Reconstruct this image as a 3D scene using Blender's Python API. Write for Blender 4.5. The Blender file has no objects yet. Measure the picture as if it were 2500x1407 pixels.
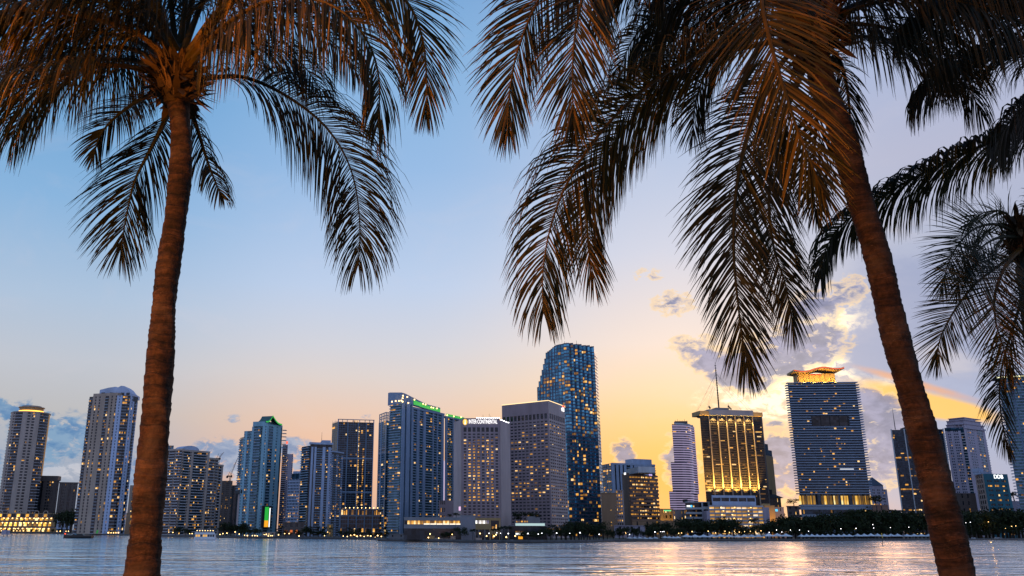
import bpy, math, random
from mathutils import Vector, Matrix, Euler
random.seed(7)
S = bpy.context.scene
COL = S.collection
PI = math.pi
R_ = math.radians

# ------------------------------------------------------------------ camera
FOC, PPX, PPY, CH = 2067.0, 1095.0, 703.5, 8.0
PITCH, ROLL = R_(16.0), R_(0.25)
CAMROT = Matrix.Rotation(PI/2 + PITCH, 3, 'X') @ Matrix.Rotation(ROLL, 3, 'Z')
cam = bpy.data.objects.new('camera', bpy.data.cameras.new('camera'))
COL.objects.link(cam)
cam.data.sensor_width = 36.0
cam.data.lens = FOC/2500*36
cam.data.shift_x = (1250-PPX)/2500
cam.data.clip_start = 0.1
cam.data.clip_end = 60000
cam.location = (0, 0, CH)
cam.rotation_euler = CAMROT.to_euler()
S.camera = cam
S.view_settings.view_transform = 'Standard'
S.view_settings.look = 'None'
S.view_settings.exposure = 0
S.render.engine = 'CYCLES'
S.cycles.max_bounces = 6
S.cycles.diffuse_bounces = 2
S.cycles.glossy_bounces = 3
S.cycles.sample_clamp_indirect = 2
S.cycles.use_denoising = True

def ray(px, py):
    return CAMROT @ Vector(((px-PPX)/FOC, -(py-PPY)/FOC, -1))
def at(px, py, Y):            # photo direction -> point of the place at depth Y
    d = ray(px, py)
    return Vector((0, 0, CH)) + d*(Y/d.y)
def atz(px, py, z):           # photo direction -> point at height z
    d = ray(px, py)
    return Vector((0, 0, CH)) + d*((z-CH)/d.z)

# ------------------------------------------------------------------ materials
def newmat(name):
    m = bpy.data.materials.new(name)
    m.use_nodes = True
    nt = m.node_tree
    return m, nt, nt.nodes['Principled BSDF']
def nd(nt, t, **kw):
    n = nt.nodes.new(t)
    for k, v in kw.items():
        if k.startswith('i_'):
            key = k[2:]
            n.inputs[int(key) if key.isdigit() else key.replace('_', ' ')].default_value = v
        else:
            setattr(n, k, v)
    return n
def ramp(nt, stops, interp='LINEAR'):
    r = nt.nodes.new('ShaderNodeValToRGB')
    r.color_ramp.interpolation = interp
    e = r.color_ramp.elements
    while len(e) < len(stops): e.new(0.5)
    for k, (p, c) in enumerate(stops):
        e[k].position = p
        e[k].color = (c[0], c[1], c[2], 1)
    return r
MATS = {}
def concrete(name, col, var=0.25, rough=0.75, scale=0.08):
    if name in MATS: return MATS[name]
    m, nt, b = newmat(name)
    tc = nd(nt, 'ShaderNodeTexCoord')
    mp = nd(nt, 'ShaderNodeMapping')
    mp.inputs['Scale'].default_value = (1, 1, 0.25)
    nt.links.new(tc.outputs['Object'], mp.inputs['Vector'])
    n = nd(nt, 'ShaderNodeTexNoise', i_Scale=scale, i_Detail=6.0, i_Roughness=0.65)
    nt.links.new(mp.outputs['Vector'], n.inputs['Vector'])
    d = tuple(c*(1-var) for c in col); l = tuple(min(1, c*(1+var*0.6)) for c in col)
    r = ramp(nt, [(0.3, d), (0.7, l)])
    nt.links.new(n.outputs['Fac'], r.inputs['Fac'])
    nt.links.new(r.outputs['Color'], b.inputs['Base Color'])
    b.inputs['Roughness'].default_value = rough
    MATS[name] = m
    return m
def glass(name, col, metal=0.6, rough=0.12, cell=3.2, lo=0.45, hi=1.5):
    """window glass: tone shifts from pane to pane, as blinds and rooms behind differ"""
    if name in MATS: return MATS[name]
    m, nt, b = newmat(name)
    tc = nd(nt, 'ShaderNodeTexCoord')
    dv = nd(nt, 'ShaderNodeVectorMath', operation='DIVIDE')
    dv.inputs[1].default_value = (cell, cell, cell)
    fl = nd(nt, 'ShaderNodeVectorMath', operation='FLOOR')
    wn = nd(nt, 'ShaderNodeTexWhiteNoise', noise_dimensions='3D')
    nt.links.new(tc.outputs['Object'], dv.inputs[0])
    nt.links.new(dv.outputs[0], fl.inputs[0])
    nt.links.new(fl.outputs[0], wn.inputs['Vector'])
    r = ramp(nt, [(0.0, tuple(c*lo for c in col)), (0.6, col), (1.0, tuple(min(1, c*hi) for c in col))])
    nt.links.new(wn.outputs['Value'], r.inputs['Fac'])
    nt.links.new(r.outputs['Color'], b.inputs['Base Color'])
    b.inputs['Metallic'].default_value = metal
    b.inputs['Roughness'].default_value = rough
    MATS[name] = m
    return m
def emis(name, col, strength, vary=False, rand='object'):
    if name in MATS: return MATS[name]
    m, nt, b = newmat(name)
    b.inputs['Base Color'].default_value = (0.05, 0.04, 0.03, 1)
    b.inputs['Emission Color'].default_value = (*col, 1)
    b.inputs['Emission Strength'].default_value = strength
    if vary:
        if rand == 'object':
            s = nd(nt, 'ShaderNodeObjectInfo').outputs['Random']
        else:
            s = nd(nt, 'ShaderNodeNewGeometry').outputs['Random Per Island']
        tc = nd(nt, 'ShaderNodeTexCoord')
        no = nd(nt, 'ShaderNodeTexNoise', i_Scale=0.9, i_Detail=2.0)
        nt.links.new(tc.outputs['Object'], no.inputs['Vector'])
        r = ramp(nt, [(0.0, (col[0]*.10, col[1]*.10, col[2]*.2)), (0.35, tuple(c*0.38 for c in col)), (0.65, tuple(c*0.85 for c in col)),
                      (0.85, (min(1.4, col[0]*1.25), col[1]*1.35, col[2]*1.6)), (1.0, (min(1.6, col[0]*1.5), min(1.5, col[1]*2.4), min(1.2, col[2]*9)))])
        ad = nd(nt, 'ShaderNodeMath', operation='MULTIPLY_ADD')
        ad.inputs[1].default_value = 0.8; ad.inputs[2].default_value = -0.4
        nt.links.new(no.outputs['Fac'], ad.inputs[0])
        a2 = nd(nt, 'ShaderNodeMath', operation='ADD')
        nt.links.new(s, a2.inputs[0]); nt.links.new(ad.outputs[0], a2.inputs[1])
        nt.links.new(a2.outputs[0], r.inputs['Fac'])
        nt.links.new(r.outputs['Color'], b.inputs['Emission Color'])
    m.cycles.emission_sampling = 'NONE' if vary else 'AUTO'
    MATS[name] = m
    return m

LIT = emis('lit_window_glow', (0.95, 0.42, 0.055), 1.0, True)
LITS = emis('lit_window_glow_mass', (0.95, 0.42, 0.055), 1.0, True, 'island')
WARM = emis('warm_lamp_glow', (1.0, 0.62, 0.22), 6.0); WARM.cycles.emission_sampling = 'NONE'
COOL = emis('white_lamp_glow', (0.95, 0.95, 1.0), 5.0); COOL.cycles.emission_sampling = 'NONE'
SIGNW = emis('white_sign_glow', (1.0, 1.0, 1.0), 1.6); SIGNW.cycles.emission_sampling = 'NONE'
GREEN = emis('green_light_glow', (0.03, 0.62, 0.07), 0.7); GREEN.cycles.emission_sampling = 'NONE'

# ------------------------------------------------------------------ mesh helpers
class MB:
    def __init__(s): s.v = []; s.f = []
    def quad(s, a, b, c, d):
        i = len(s.v); s.v += [tuple(a), tuple(b), tuple(c), tuple(d)]; s.f.append((i, i+1, i+2, i+3))
    def box8(s, p):
        i = len(s.v); s.v += [tuple(q) for q in p]
        for f in ((0,1,2,3),(7,6,5,4),(0,4,5,1),(1,5,6,2),(2,6,7,3),(3,7,4,0)):
            s.f.append(tuple(i+k for k in f))
    def box(s, x0, x1, y0, y1, z0, z1):
        s.box8([(x0,y0,z0),(x0,y1,z0),(x1,y1,z0),(x1,y0,z0),(x0,y0,z1),(x0,y1,z1),(x1,y1,z1),(x1,y0,z1)])
    def prism(s, poly, z0, z1, top=None):
        n = len(poly); i = len(s.v)
        tp = top or poly
        s.v += [(p[0], p[1], z0) for p in poly] + [(p[0], p[1], z1) for p in tp]
        for k in range(n):
            j = (k+1) % n
            s.f.append((i+k, i+j, i+n+j, i+n+k))
        s.f.append(tuple(i+n+k for k in range(n)))
        s.f.append(tuple(i+k for k in reversed(range(n))))
    def tube(s, pts, rads, seg=8, cap=True):
        n0 = len(s.v); m = len(pts)
        pts = [Vector(p) for p in pts]
        prev = None
        for k, p in enumerate(pts):
            t = (pts[min(k+1, m-1)] - pts[max(k-1, 0)]).normalized()
            if prev is None:
                a = t.orthogonal().normalized()
            else:
                a = (prev - t*prev.dot(t)).normalized()
            prev = a
            b = t.cross(a)
            for q in range(seg):
                an = 2*PI*q/seg
                s.v.append(tuple(p + (a*math.cos(an) + b*math.sin(an))*rads[k]))
        for k in range(m-1):
            for q in range(seg):
                j = (q+1) % seg
                s.f.append((n0+k*seg+q, n0+k*seg+j, n0+(k+1)*seg+j, n0+(k+1)*seg+q))
        if cap:
            s.f.append(tuple(n0+q for q in reversed(range(seg))))
            s.f.append(tuple(n0+(m-1)*seg+q for q in range(seg)))
    def mesh(s, name, mat, off=(0,0,0), smooth=False):
        me = bpy.data.meshes.new(name)
        o = Vector(off)
        me.from_pydata([(x-o.x, y-o.y, z-o.z) for x, y, z in s.v], [], s.f)
        for m in (mat if isinstance(mat, (list, tuple)) else [mat]): me.materials.append(m)
        if smooth: me.polygons.foreach_set('use_smooth', [True]*len(me.polygons))
        me.update()
        return me
    def build(s, name, mat, parent=None, off=None, smooth=False):
        if off is None: off = parent.location if parent is not None and 'base' not in parent.keys() else (0,0,0)
        if not s.v: return None
        o = bpy.data.objects.new(name, s.mesh(name, mat, off, smooth))
        COL.objects.link(o)
        if parent is not None: o.parent = parent
        return o
def tag(o, label=None, cat=None, group=None, kind=None):
    if label: o['label'] = label
    if cat: o['category'] = cat
    if group: o['group'] = group
    if kind: o['kind'] = kind
    return o
def thing(name, label, cat, loc=(0,0,0), group=None):
    o = bpy.data.objects.new(name, None)
    o.empty_display_size = 0.5
    COL.objects.link(o)
    o.location = loc
    return tag(o, label, cat, group)
def solo(mb, name, mat, label, cat, loc, group=None, smooth=False):
    """a thing that is one mesh, origin at its base"""
    o = bpy.data.objects.new(name, mb.mesh(name, mat, loc, smooth))
    COL.objects.link(o); o.location = loc
    return tag(o, label, cat, group)

# unit pane: x -0.5..0.5, z -0.5..0.5, facing -Y
_p = MB(); _p.quad((-.5,0,-.5),(.5,0,-.5),(.5,0,.5),(-.5,0,.5))
PANE = {}
def pane_mesh(mat):
    if mat.name not in PANE: PANE[mat.name] = _p.mesh('pane_'+mat.name, mat)
    return PANE[mat.name]

class Face:
    """vertical plane from A (left, seen from outside) to B (right)"""
    def __init__(s, A, B):
        s.A = Vector((A[0], A[1], 0)); s.B = Vector((B[0], B[1], 0))
        d = s.B - s.A; s.L = d.length; s.u = d/s.L
        s.n = Vector((s.u.y, -s.u.x, 0))
        s.ang = math.atan2(s.u.y, s.u.x)
    def p(s, u, d, z): 
        q = s.A + s.u*u + s.n*d
        return Vector((q.x, q.y, z))
    def box(s, mb, u0, u1, z0, z1, d0, d1):
        mb.box8([s.p(u0,d1,z0), s.p(u0,d0,z0), s.p(u1,d0,z0), s.p(u1,d1,z0),
                 s.p(u0,d1,z1), s.p(u0,d0,z1), s.p(u1,d0,z1), s.p(u1,d1,z1)])
    def quad(s, mb, u0, u1, z0, z1, d):
        mb.quad(s.p(u0,d,z0), s.p(u1,d,z0), s.p(u1,d,z1), s.p(u0,d,z1))

WID = {'P':1.4, 'p':0.5, 'w':1.0, 'W':1.7, 'b':2.1, 'g':1.0, 'v':0.8, 's':1.0}
class Bld:
    def __init__(s, name, label, cat, base, wall, glz, bal=None, group=None):
        s.root = thing(name, label, cat, base, group)
        s.off = Vector(base)
        s.wallm, s.glm, s.balm = wall, glz, bal or wall
        s.wall = MB(); s.body = MB(); s.lits = []; s.stacks = []
        s.rng = random.Random(label)
    def part(s, mb, name, mat, parent=None, smooth=False):
        o = mb.build(name, mat, parent or s.root, s.off if parent is None else s.off, smooth)
        return o
    def facade(s, A, B, z0, z1, floors, pat, lit=0.08, wd=0.45, ww=0.62, wh=0.55, bd=1.2, rail=True,
               sp=None, margin=0.0, litmat=None, band=0.12, litrow=None):
        F = Face(A, B)
        tot = sum(WID[c] for c in pat); k = F.L/tot
        fh = (z1-z0)/floors
        rng = s.rng
        u = 0.0
        bays = []
        for c in pat:
            w = WID[c]*k; bays.append((c, u, u+w)); u += w
        wall = s.wall
        rowf = [rng.choice((.25,.5,.9,1.1,2.4)) for _ in range(floors)]
        i = 0
        while i < len(bays):
            c, u0, u1 = bays[i]
            w = u1-u0
            if c in 'Pp':
                F.box(wall, u0, u1, z0, z1, 0, wd)
            elif c in 'wW':
                m = w*(1-ww)/2
                F.box(wall, u0, u0+m, z0, z1, 0, wd-.02)
                F.box(wall, u1-m, u1, z0, z1, 0, wd-.02)
                for f in range(floors):
                    zz = z0+f*fh
                    F.box(wall, u0+m, u1-m, zz, zz+fh*(1-wh), 0, wd-.05)
            elif c == 'b':
                for f in range(floors):
                    st = MB()
                    zz = z0+f*fh
                    F.box(st, u0+.05, u1-.05, zz-.14, zz+.14, .02, bd)
                    if rail: F.box(st, u0+.1, u1-.1, zz+.14, zz+min(.95, fh*.28), bd-.1, bd-.03)
                    else: F.box(st, u0+.1, u1-.1, zz+.9, zz+1.0, bd-.1, bd-.03)
                    s.stacks.append((w, st))
            elif c == 'g':
                for f in range(floors):
                    zz = z0+f*fh
                    F.box(wall, u0, u1, zz-.0, zz+fh*band, 0, .10)
                F.box(wall, u0-.10, u0+.10, z0, z1, 0, .14)
            elif c == 's':
                for f in range(floors):
                    zz = z0+f*fh
                    F.box(wall, u0, u1, zz, zz+fh*(1-wh), 0, wd)
            if c not in 'Ppv':
                for f in range(floors):
                    pl = lit*rowf[f]
                    if litrow: pl = litrow(f/floors, f)
                    zz = z0+f*fh
                    if c in 'wW': a0, a1 = u0+w*(1-ww)/2, u1-w*(1-ww)/2; b0, b1 = zz+fh*(1-wh)+.05, zz+fh-.08; subs = 1
                    elif c == 'b': a0, a1 = u0+w*.08, u1-w*.08; b0, b1 = zz+fh*.18, zz+fh*.86; subs = 2
                    elif c == 's': a0, a1 = u0, u1; b0, b1 = zz+fh*(1-wh)+.05, zz+fh-.08; subs = max(1, int(w/3))
                    else: a0, a1 = u0+.15, u1-.15; b0, b1 = zz+fh*band+.1, zz+fh-.1; subs = 1
                    for q in range(subs):
                        if rng.random() < pl*1.35:
                            c0 = a0+(a1-a0)*q/subs; c1 = a0+(a1-a0)*(q+1)/subs - (.12 if subs > 1 else 0)
                            s.lits.append((F, c0, c1, b0, b1, .05, litmat))
            i += 1
        return F
    def lamp_pane(s, F, u0, u1, z0, z1, d=.05, mat=None): s.lits.append((F, u0, u1, z0, z1, d, mat))
    def finish(s, prismname='glazing', maxw=100, maxb=0):
        s.part(s.body, prismname, s.glm)
        s.part(s.wall, 'wall', s.wallm)
        s.rng.shuffle(s.stacks)
        s.stacks.sort(key=lambda t: -round(t[0]))
        rest = MB()
        for k, (w, st) in enumerate(s.stacks):
            if k < maxb: s.part(st, 'balcony', s.balm)
            else:
                n0 = len(rest.v); rest.v += st.v; rest.f += [tuple(q+n0 for q in f) for f in st.f]
        if rest.v: s.part(rest, 'balcony', s.balm)['kind'] = 'stuff'
        L = s.lits
        if len(L) > maxw:
            L.sort(key=lambda t: -((t[2]-t[1])*(t[4]-t[3])*(0.7+s.rng.random()*.6)))
        mass = MB()
        for k, (F, u0, u1, z0, z1, d, mt) in enumerate(L):
            if k < maxw:
                o = bpy.data.objects.new('window', pane_mesh(mt or LIT))
                COL.objects.link(o); o.parent = s.root
                if mt is None:          # curtains and blinds leave part of the opening dark
                    w_, h_ = u1-u0, z1-z0
                    f_ = s.rng.choice((1, 1, .8, .6, .45)); a_ = s.rng.random()*(1-f_)
                    u0, u1 = u0+w_*a_, u0+w_*(a_+f_)
                    z1 -= h_*s.rng.choice((0, 0, 0, .2, .4))
                o.location = F.p((u0+u1)/2, d, (z0+z1)/2) - s.off
                o.rotation_euler = (0, 0, F.ang)
                o.scale = (u1-u0, 1, z1-z0)
            else:
                F.quad(mass, u0, u1, z0, z1, d)
        if mass.v:
            o = s.part(mass, 'lit_window', LITS); o['kind'] = 'stuff'
        return s.root
GZ = 1.6      # ground level of the far shore above the water
def quadfoot(A, B, C):
    D = (A[0]+C[0]-B[0], A[1]+C[1]-B[1])
    return [(A[0],A[1]), (B[0],B[1]), (C[0],C[1]), D]
def BK(L, R, d):
    """rear corners of a plan whose front runs from L to R"""
    l, r = Vector((L[0], L[1])), Vector((R[0], R[1]))
    bl, br = l*(1+d/l.length), r*(1+d/r.length)
    w = (br-bl)*0.04
    br, bl = br-w, bl+w
    return [(br.x,br.y), (bl.x,bl.y)]
def flatfoot(A, B, depth):
    return [(A[0],A[1]), (B[0],B[1])] + BK(A, B, depth)
def text(body, F, u, z, size, mat, parent, off, d=0.5, name='sign_lettering', thick=0.0, align='CENTER', sx=1.0):
    cu = bpy.data.curves.new(name, 'FONT')
    cu.body = body; cu.size = size; cu.align_x = align; cu.align_y = 'CENTER'
    cu.extrude = 0.12; cu.offset = thick
    cu.materials.append(mat)
    tmp = bpy.data.objects.new(name, cu)
    COL.objects.link(tmp); bpy.context.view_layer.update()
    me = bpy.data.meshes.new_from_object(tmp.evaluated_get(bpy.context.evaluated_depsgraph_get()))
    bpy.data.objects.remove(tmp)
    o = bpy.data.objects.new(name, me)
    COL.objects.link(o); o.parent = parent
    o.location = F.p(u, d, z) - Vector(off)
    o.rotation_euler = (PI/2, 0, F.ang)
    o.scale = (sx, 1, 1)
    return o
def spot(name, loc, target, power, col, angle=70, size=0.5, blend=0.6):
    l = bpy.data.lights.new(name, 'SPOT'); l.energy = power; l.color = col
    l.spot_size = R_(angle); l.spot_blend = blend; l.shadow_soft_size = size
    o = bpy.data.objects.new(name, l); COL.objects.link(o)
    o.location = loc
    o.rotation_euler = (Vector(target)-Vector(loc)).to_track_quat('-Z', 'Y').to_euler()
    return o
# ------------------------------------------------------------------ sky
def lin(r, g, b):
    return tuple(((c/255)/12.92 if c/255 <= 0.04045 else ((c/255+0.055)/1.055)**2.4) for c in (r, g, b))
def azel(px, py):
    d = ray(px, py).normalized()
    return math.degrees(math.atan2(d.x, d.y)), math.degrees(math.asin(d.z))
W = bpy.data.worlds.new('World'); S.world = W; W.use_nodes = True
wt = W.node_tree
wt.nodes.clear()
def M(op, a, b=None, c=None, clamp=False):
    n = wt.nodes.new('ShaderNodeMath'); n.operation = op; n.use_clamp = clamp
    for k, v in enumerate((a, b, c)):
        if v is None: continue
        if isinstance(v, (int, float)): n.inputs[k].default_value = v
        else: wt.links.new(v, n.inputs[k])
    return n.outputs[0]
def MIX(f, a, b):
    n = wt.nodes.new('ShaderNodeMix'); n.data_type = 'RGBA'
    for k, v in ((0, f), (6, a), (7, b)):
        if isinstance(v, tuple): n.inputs[k].default_value = (*v, 1)
        elif isinstance(v, (int, float)): n.inputs[k].default_value = v
        else: wt.links.new(v, n.inputs[k])
    return n.outputs[2]
def SS(v, lo, hi):
    n = wt.nodes.new('ShaderNodeMapRange'); n.interpolation_type = 'SMOOTHSTEP'
    n.inputs['From Min'].default_value = lo; n.inputs['From Max'].default_value = hi
    wt.links.new(v, n.inputs['Value'])
    return n.outputs['Result']
tc = wt.nodes.new('ShaderNodeTexCoord')
sp = wt.nodes.new('ShaderNodeSeparateXYZ'); wt.links.new(tc.outputs['Generated'], sp.inputs[0])
AZ = M('MULTIPLY', M('ARCTAN2', sp.outputs[0], sp.outputs[1]), 180/PI)
EL = M('MULTIPLY', M('ARCSINE', sp.outputs[2]), 180/PI)
def skyramp(stops):
    r = ramp(wt, [(max(0, e/90), lin(*c)) for e, c in stops])
    wt.links.new(M('DIVIDE', EL, 90, clamp=True), r.inputs['Fac'])
    return r.outputs['Color']
rL = skyramp([(0,(140,155,180)),(4,(165,175,195)),(7,(192,190,192)),(10,(196,200,210)),(14,(178,199,224)),(20,(140,184,226)),(28,(104,164,216)),(36,(72,134,196)),(60,(40,90,150)),(90,(30,75,140))])
rM = skyramp([(0,(206,166,152)),(4,(242,186,152)),(7,(238,200,176)),(10,(224,212,208)),(12,(213,213,222)),(16,(192,210,238)),(24,(152,190,233)),(32,(132,180,226)),(40,(105,155,212)),(60,(55,105,170)),(90,(40,90,160))])
rR = skyramp([(0,(236,168,105)),(3,(255,174,66)),(5,(255,187,86)),(7,(254,201,128)),(9,(251,213,172)),(12,(240,220,210)),(18,(208,212,230)),(25,(180,198,230)),(32,(158,188,228)),(40,(130,170,220)),(60,(60,110,175)),(90,(40,90,160))])
rF = skyramp([(0,(130,150,195)),(6,(150,168,208)),(12,(165,175,208)),(17,(172,182,210)),(22,(182,186,212)),(28,(172,186,220)),(36,(140,170,215)),(60,(60,105,170)),(90,(40,90,160))])
rB = skyramp([(0,(186,170,188)),(6,(188,182,206)),(15,(172,188,222)),(30,(146,178,222)),(60,(110,150,205)),(90,(70,120,185))])
base = MIX(SS(AZ, -24, -8), rL, rM)
base = MIX(SS(AZ, -3, 15), base, rR)
base = MIX(SS(AZ, 15, 31), base, rF)
base = MIX(SS(M('ABSOLUTE', AZ), 45, 90), base, rB)
# cloud noise in (azimuth, elevation)
cv = wt.nodes.new('ShaderNodeCombineXYZ')
wt.links.new(AZ, cv.inputs[0]); wt.links.new(M('MULTIPLY', EL, 1.7), cv.inputs[1])
def noise(scale, detail=6, rough=0.6, dist=0.0, seed=0.0):
    n = wt.nodes.new('ShaderNodeTexNoise')
    n.inputs['Scale'].default_value = scale; n.inputs['Detail'].default_value = detail
    n.inputs['Roughness'].default_value = rough; n.inputs['Distortion'].default_value = dist
    mp = wt.nodes.new('ShaderNodeVectorMath'); mp.operation = 'ADD'; mp.inputs[1].default_value = (seed, seed*2, seed*3)
    wt.links.new(cv.outputs[0], mp.inputs[0]); wt.links.new(mp.outputs[0], n.inputs['Vector'])
    return n.outputs['Fac']
N1 = noise(0.30, 7, 0.62, 0.4)
N2 = noise(0.75, 6, 0.6, 0.3, 11.0)
N3 = noise(1.15, 8, 0.62, 0.35, 5.0)
PPD = 36.0
def blob(px, py, rx, ry, amp=1.0, rot=0.0):
    a, e = azel(px, py)
    c, s_ = math.cos(R_(rot)), math.sin(R_(rot))
    da = M('SUBTRACT', AZ, a); de = M('SUBTRACT', EL, e)
    if rot:
        u = M('ADD', M('MULTIPLY', da, c), M('MULTIPLY', de, s_))
        v = M('SUBTRACT', M('MULTIPLY', de, c), M('MULTIPLY', da, s_))
    else: u, v = da, de
    u = M('MULTIPLY', u, PPD/rx); v = M('MULTIPLY', v, PPD/ry)
    q = M('ADD', M('MULTIPLY', u, u), M('MULTIPLY', v, v))
    return M('MULTIPLY', M('EXPONENT', M('MULTIPLY', q, -1.0)), amp)
def bsum(L):
    o = None
    for b in L:
        x = blob(*b); o = x if o is None else M('ADD', o, x)
    return o
NN = M('ADD', M('MULTIPLY', M('SUBTRACT', N1, 0.5), 3.4), M('MULTIPLY', M('SUBTRACT', N2, 0.5), 1.8))
NS = M('ADD', M('MULTIPLY', M('SUBTRACT', N3, 0.5), 6.5), M('MULTIPLY', M('SUBTRACT', N1, 0.5), 2.5))
# bright sunlit breaks in the cloud round the hidden sun
bright = bsum([(2015,795,95,36,1.15,15),(1985,885,80,36,1.0),(1935,900,60,28,0.9),(2150,935,70,16,0.9,-22),(1915,975,70,50,.6),(1800,960,120,60,.45)])
base = MIX(SS(M('MULTIPLY', bright, M('MULTIPLY_ADD', NS, 0.8, 1.0)), 0.18, 0.75), base, (1.38, 1.14, 0.80))
# broad soft grey-blue cloud bank on the right
bank = bsum([(2230,760,150,150,1.0),(2420,820,160,120,0.8),(2150,1120,110,110,0.8),(2330,1120,200,90,.6),(2110,880,50,60,.6)])
base = MIX(M('MULTIPLY', SS(M('MULTIPLY', bank, M('MULTIPLY_ADD', NN, 0.5, 1.0)), 0.30, 0.95), 0.85), base, lin(146,160,198))
pale = bsum([(2300,880,120,45,0.9,-20),(2200,560,160,60,.6)])
base = MIX(M('MULTIPLY', SS(M('MULTIPLY', pale, M('MULTIPLY_ADD', NN, 0.6, 1.0)), 0.35, 1.0), 0.55), base, lin(205,200,210))
# orange shaft of light below the bank
shaft = bsum([(2240,975,150,26,1.1,-20),(2310,1005,80,16,.8,-12)])
base = MIX(SS(M('MULTIPLY', shaft, M('MULTIPLY_ADD', NN, 0.25, 1.0)), 0.28, 0.9), base, lin(255,196,98))
edge = bsum([(2230,935,150,12,.9,-22)])
base = MIX(M('MULTIPLY', SS(M('MULTIPLY', edge, M('MULTIPLY_ADD', NN, 0.2, 1.0)), 0.3, 1.0), 0.8), base, lin(242,160,92))
# darker small clouds
dark = bsum([(1990,745,60,30,1.1),(1985,838,70,44,1.15),(1890,868,95,52,1.1,8),(1770,915,90,26,1.05,-25),(1645,742,52,30,.85),(1585,672,44,20,.6),
    (1910,1150,75,60,1.25),(1905,1085,42,20,1.0),(1668,1160,40,60,1.0),(1645,1115,30,24,.8),(1522,1103,28,30,1.25),(2125,970,48,20,1.0,-15),(2135,1035,62,48,1.15),(2150,1110,80,60,1.0),
    (1690,835,60,24,.6),(1640,1060,20,8,.45),(1890,1035,24,9,.7),(1830,900,60,30,.6),(1730,870,40,16,.6,-15),(2080,700,50,30,.6)])
dk = SS(M('MULTIPLY', dark, M('MULTIPLY_ADD', NS, 0.62, 1.0)), 0.34, 0.95)
dcol = MIX(SS(N2, 0.35, 0.65), lin(78,98,150), lin(132,140,186))
rim = M('MULTIPLY', SS(M('MULTIPLY', dark, M('MULTIPLY_ADD', NS, 0.62, 1.0)), 0.26, 0.42), M('SUBTRACT', 1.0, dk))
base = MIX(M('MULTIPLY', rim, 0.6), base, lin(255,214,150))
base = MIX(M('MULTIPLY', dk, 0.92), base, dcol)
# blue cloud bank low on the left
lo = bsum([(150,1065,110,50,1.1),(20,1000,70,28,.9),(60,1150,90,40,.7),(555,1098,70,30,1.0),(590,1140,50,40,.8),(722,1095,50,28,1.0),(735,1140,50,40,.8),(450,1130,90,40,.6),(330,1170,60,60,.9),(570,1022,28,12,.6),(893,1018,18,10,.6),(990,1040,30,40,.3)])
lk = SS(M('MULTIPLY', lo, M('MULTIPLY_ADD', NS, 0.7, 1.0)), 0.32, 0.85)
lcol = MIX(SS(AZ, -26, -16), MIX(SS(N2, 0.40, 0.62), lin(62,124,180), lin(120,160,196)), MIX(SS(N2, 0.38, 0.62), lin(106,140,186), lin(160,176,204)))
base = MIX(M('MULTIPLY', lk, 0.9), base, lcol)
lb = bsum([(150,1150,70,22,.9,10),(470,1150,80,20,.6),(590,1165,40,20,.8)])
base = MIX(M('MULTIPLY', SS(M('MULTIPLY', lb, M('MULTIPLY_ADD', NS, 1.0, 1.0)), 0.40, 0.95), 0.75), base, lin(205,205,215))
# faint streaks everywhere
wisp = M('MULTIPLY', SS(noise(0.16, 5, 0.6, 0.6, 31.0), 0.5, 0.75), 0.10)
base = MIX(wisp, base, lin(226,214,220))
SUN_AZ, SUN_EL = azel(1840, 860)
sky = wt.nodes.new('ShaderNodeTexSky'); sky.sky_type = 'NISHITA'; sky.sun_disc = False
sky.sun_elevation = R_(max(1.0, SUN_EL)); sky.sun_rotation = R_(SUN_AZ)
bg1 = wt.nodes.new('ShaderNodeBackground'); bg2 = wt.nodes.new('ShaderNodeBackground')
wt.links.new(sky.outputs[0], bg1.inputs[0]); bg1.inputs[1].default_value = 0.006
wt.links.new(base, bg2.inputs[0]); bg2.inputs[1].default_value = 0.93
ad = wt.nodes.new('ShaderNodeAddShader'); ou = wt.nodes.new('ShaderNodeOutputWorld')
wt.links.new(bg1.outputs[0], ad.inputs[0]); wt.links.new(bg2.outputs[0], ad.inputs[1])
wt.links.new(ad.outputs[0], ou.inputs[0])
W.cycles.sampling_method = 'MANUAL'; W.cycles.sample_map_resolution = 512

sl = bpy.data.lights.new('sun', 'SUN'); sl.energy = 0.22; sl.angle = R_(18.0); sl.color = (1.0, 0.50, 0.20)
so = bpy.data.objects.new('sun', sl); COL.objects.link(so); so.location = (200, 400, 120)
sd = Vector((math.sin(R_(SUN_AZ))*math.cos(R_(SUN_EL)), math.cos(R_(SUN_AZ))*math.cos(R_(SUN_EL)), math.sin(R_(SUN_EL))))
so.rotation_euler = (-sd).to_track_quat('-Z', 'Y').to_euler()

# ------------------------------------------------------------------ water, far shore, near bank
m, nt, b = newmat('bay_water')
tcw = nd(nt, 'ShaderNodeTexCoord')
b.inputs['Base Color'].default_value = (0.02, 0.06, 0.09, 1)
b.inputs['Roughness'].default_value = 0.3
gl_ = nd(nt, 'ShaderNodeBsdfGlossy', i_Roughness=0.13)
gl_.inputs['Color'].default_value = (1.0, 0.99, 0.98, 1)
lw_ = nd(nt, 'ShaderNodeLayerWeight', i_Blend=0.35)
mxw = nd(nt, 'ShaderNodeMixShader')
lr = ramp(nt, [(0.0, (.6,)*3), (0.75, (.97,)*3)])
nt.links.new(lw_.outputs['Facing'], lr.inputs['Fac']); nt.links.new(lr.outputs['Color'], mxw.inputs[0])
nt.links.new(b.outputs[0], mxw.inputs[1]); nt.links.new(gl_.outputs[0], mxw.inputs[2])
nt.links.new(mxw.outputs[0], nt.nodes['Material Output'].inputs['Surface'])
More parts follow.
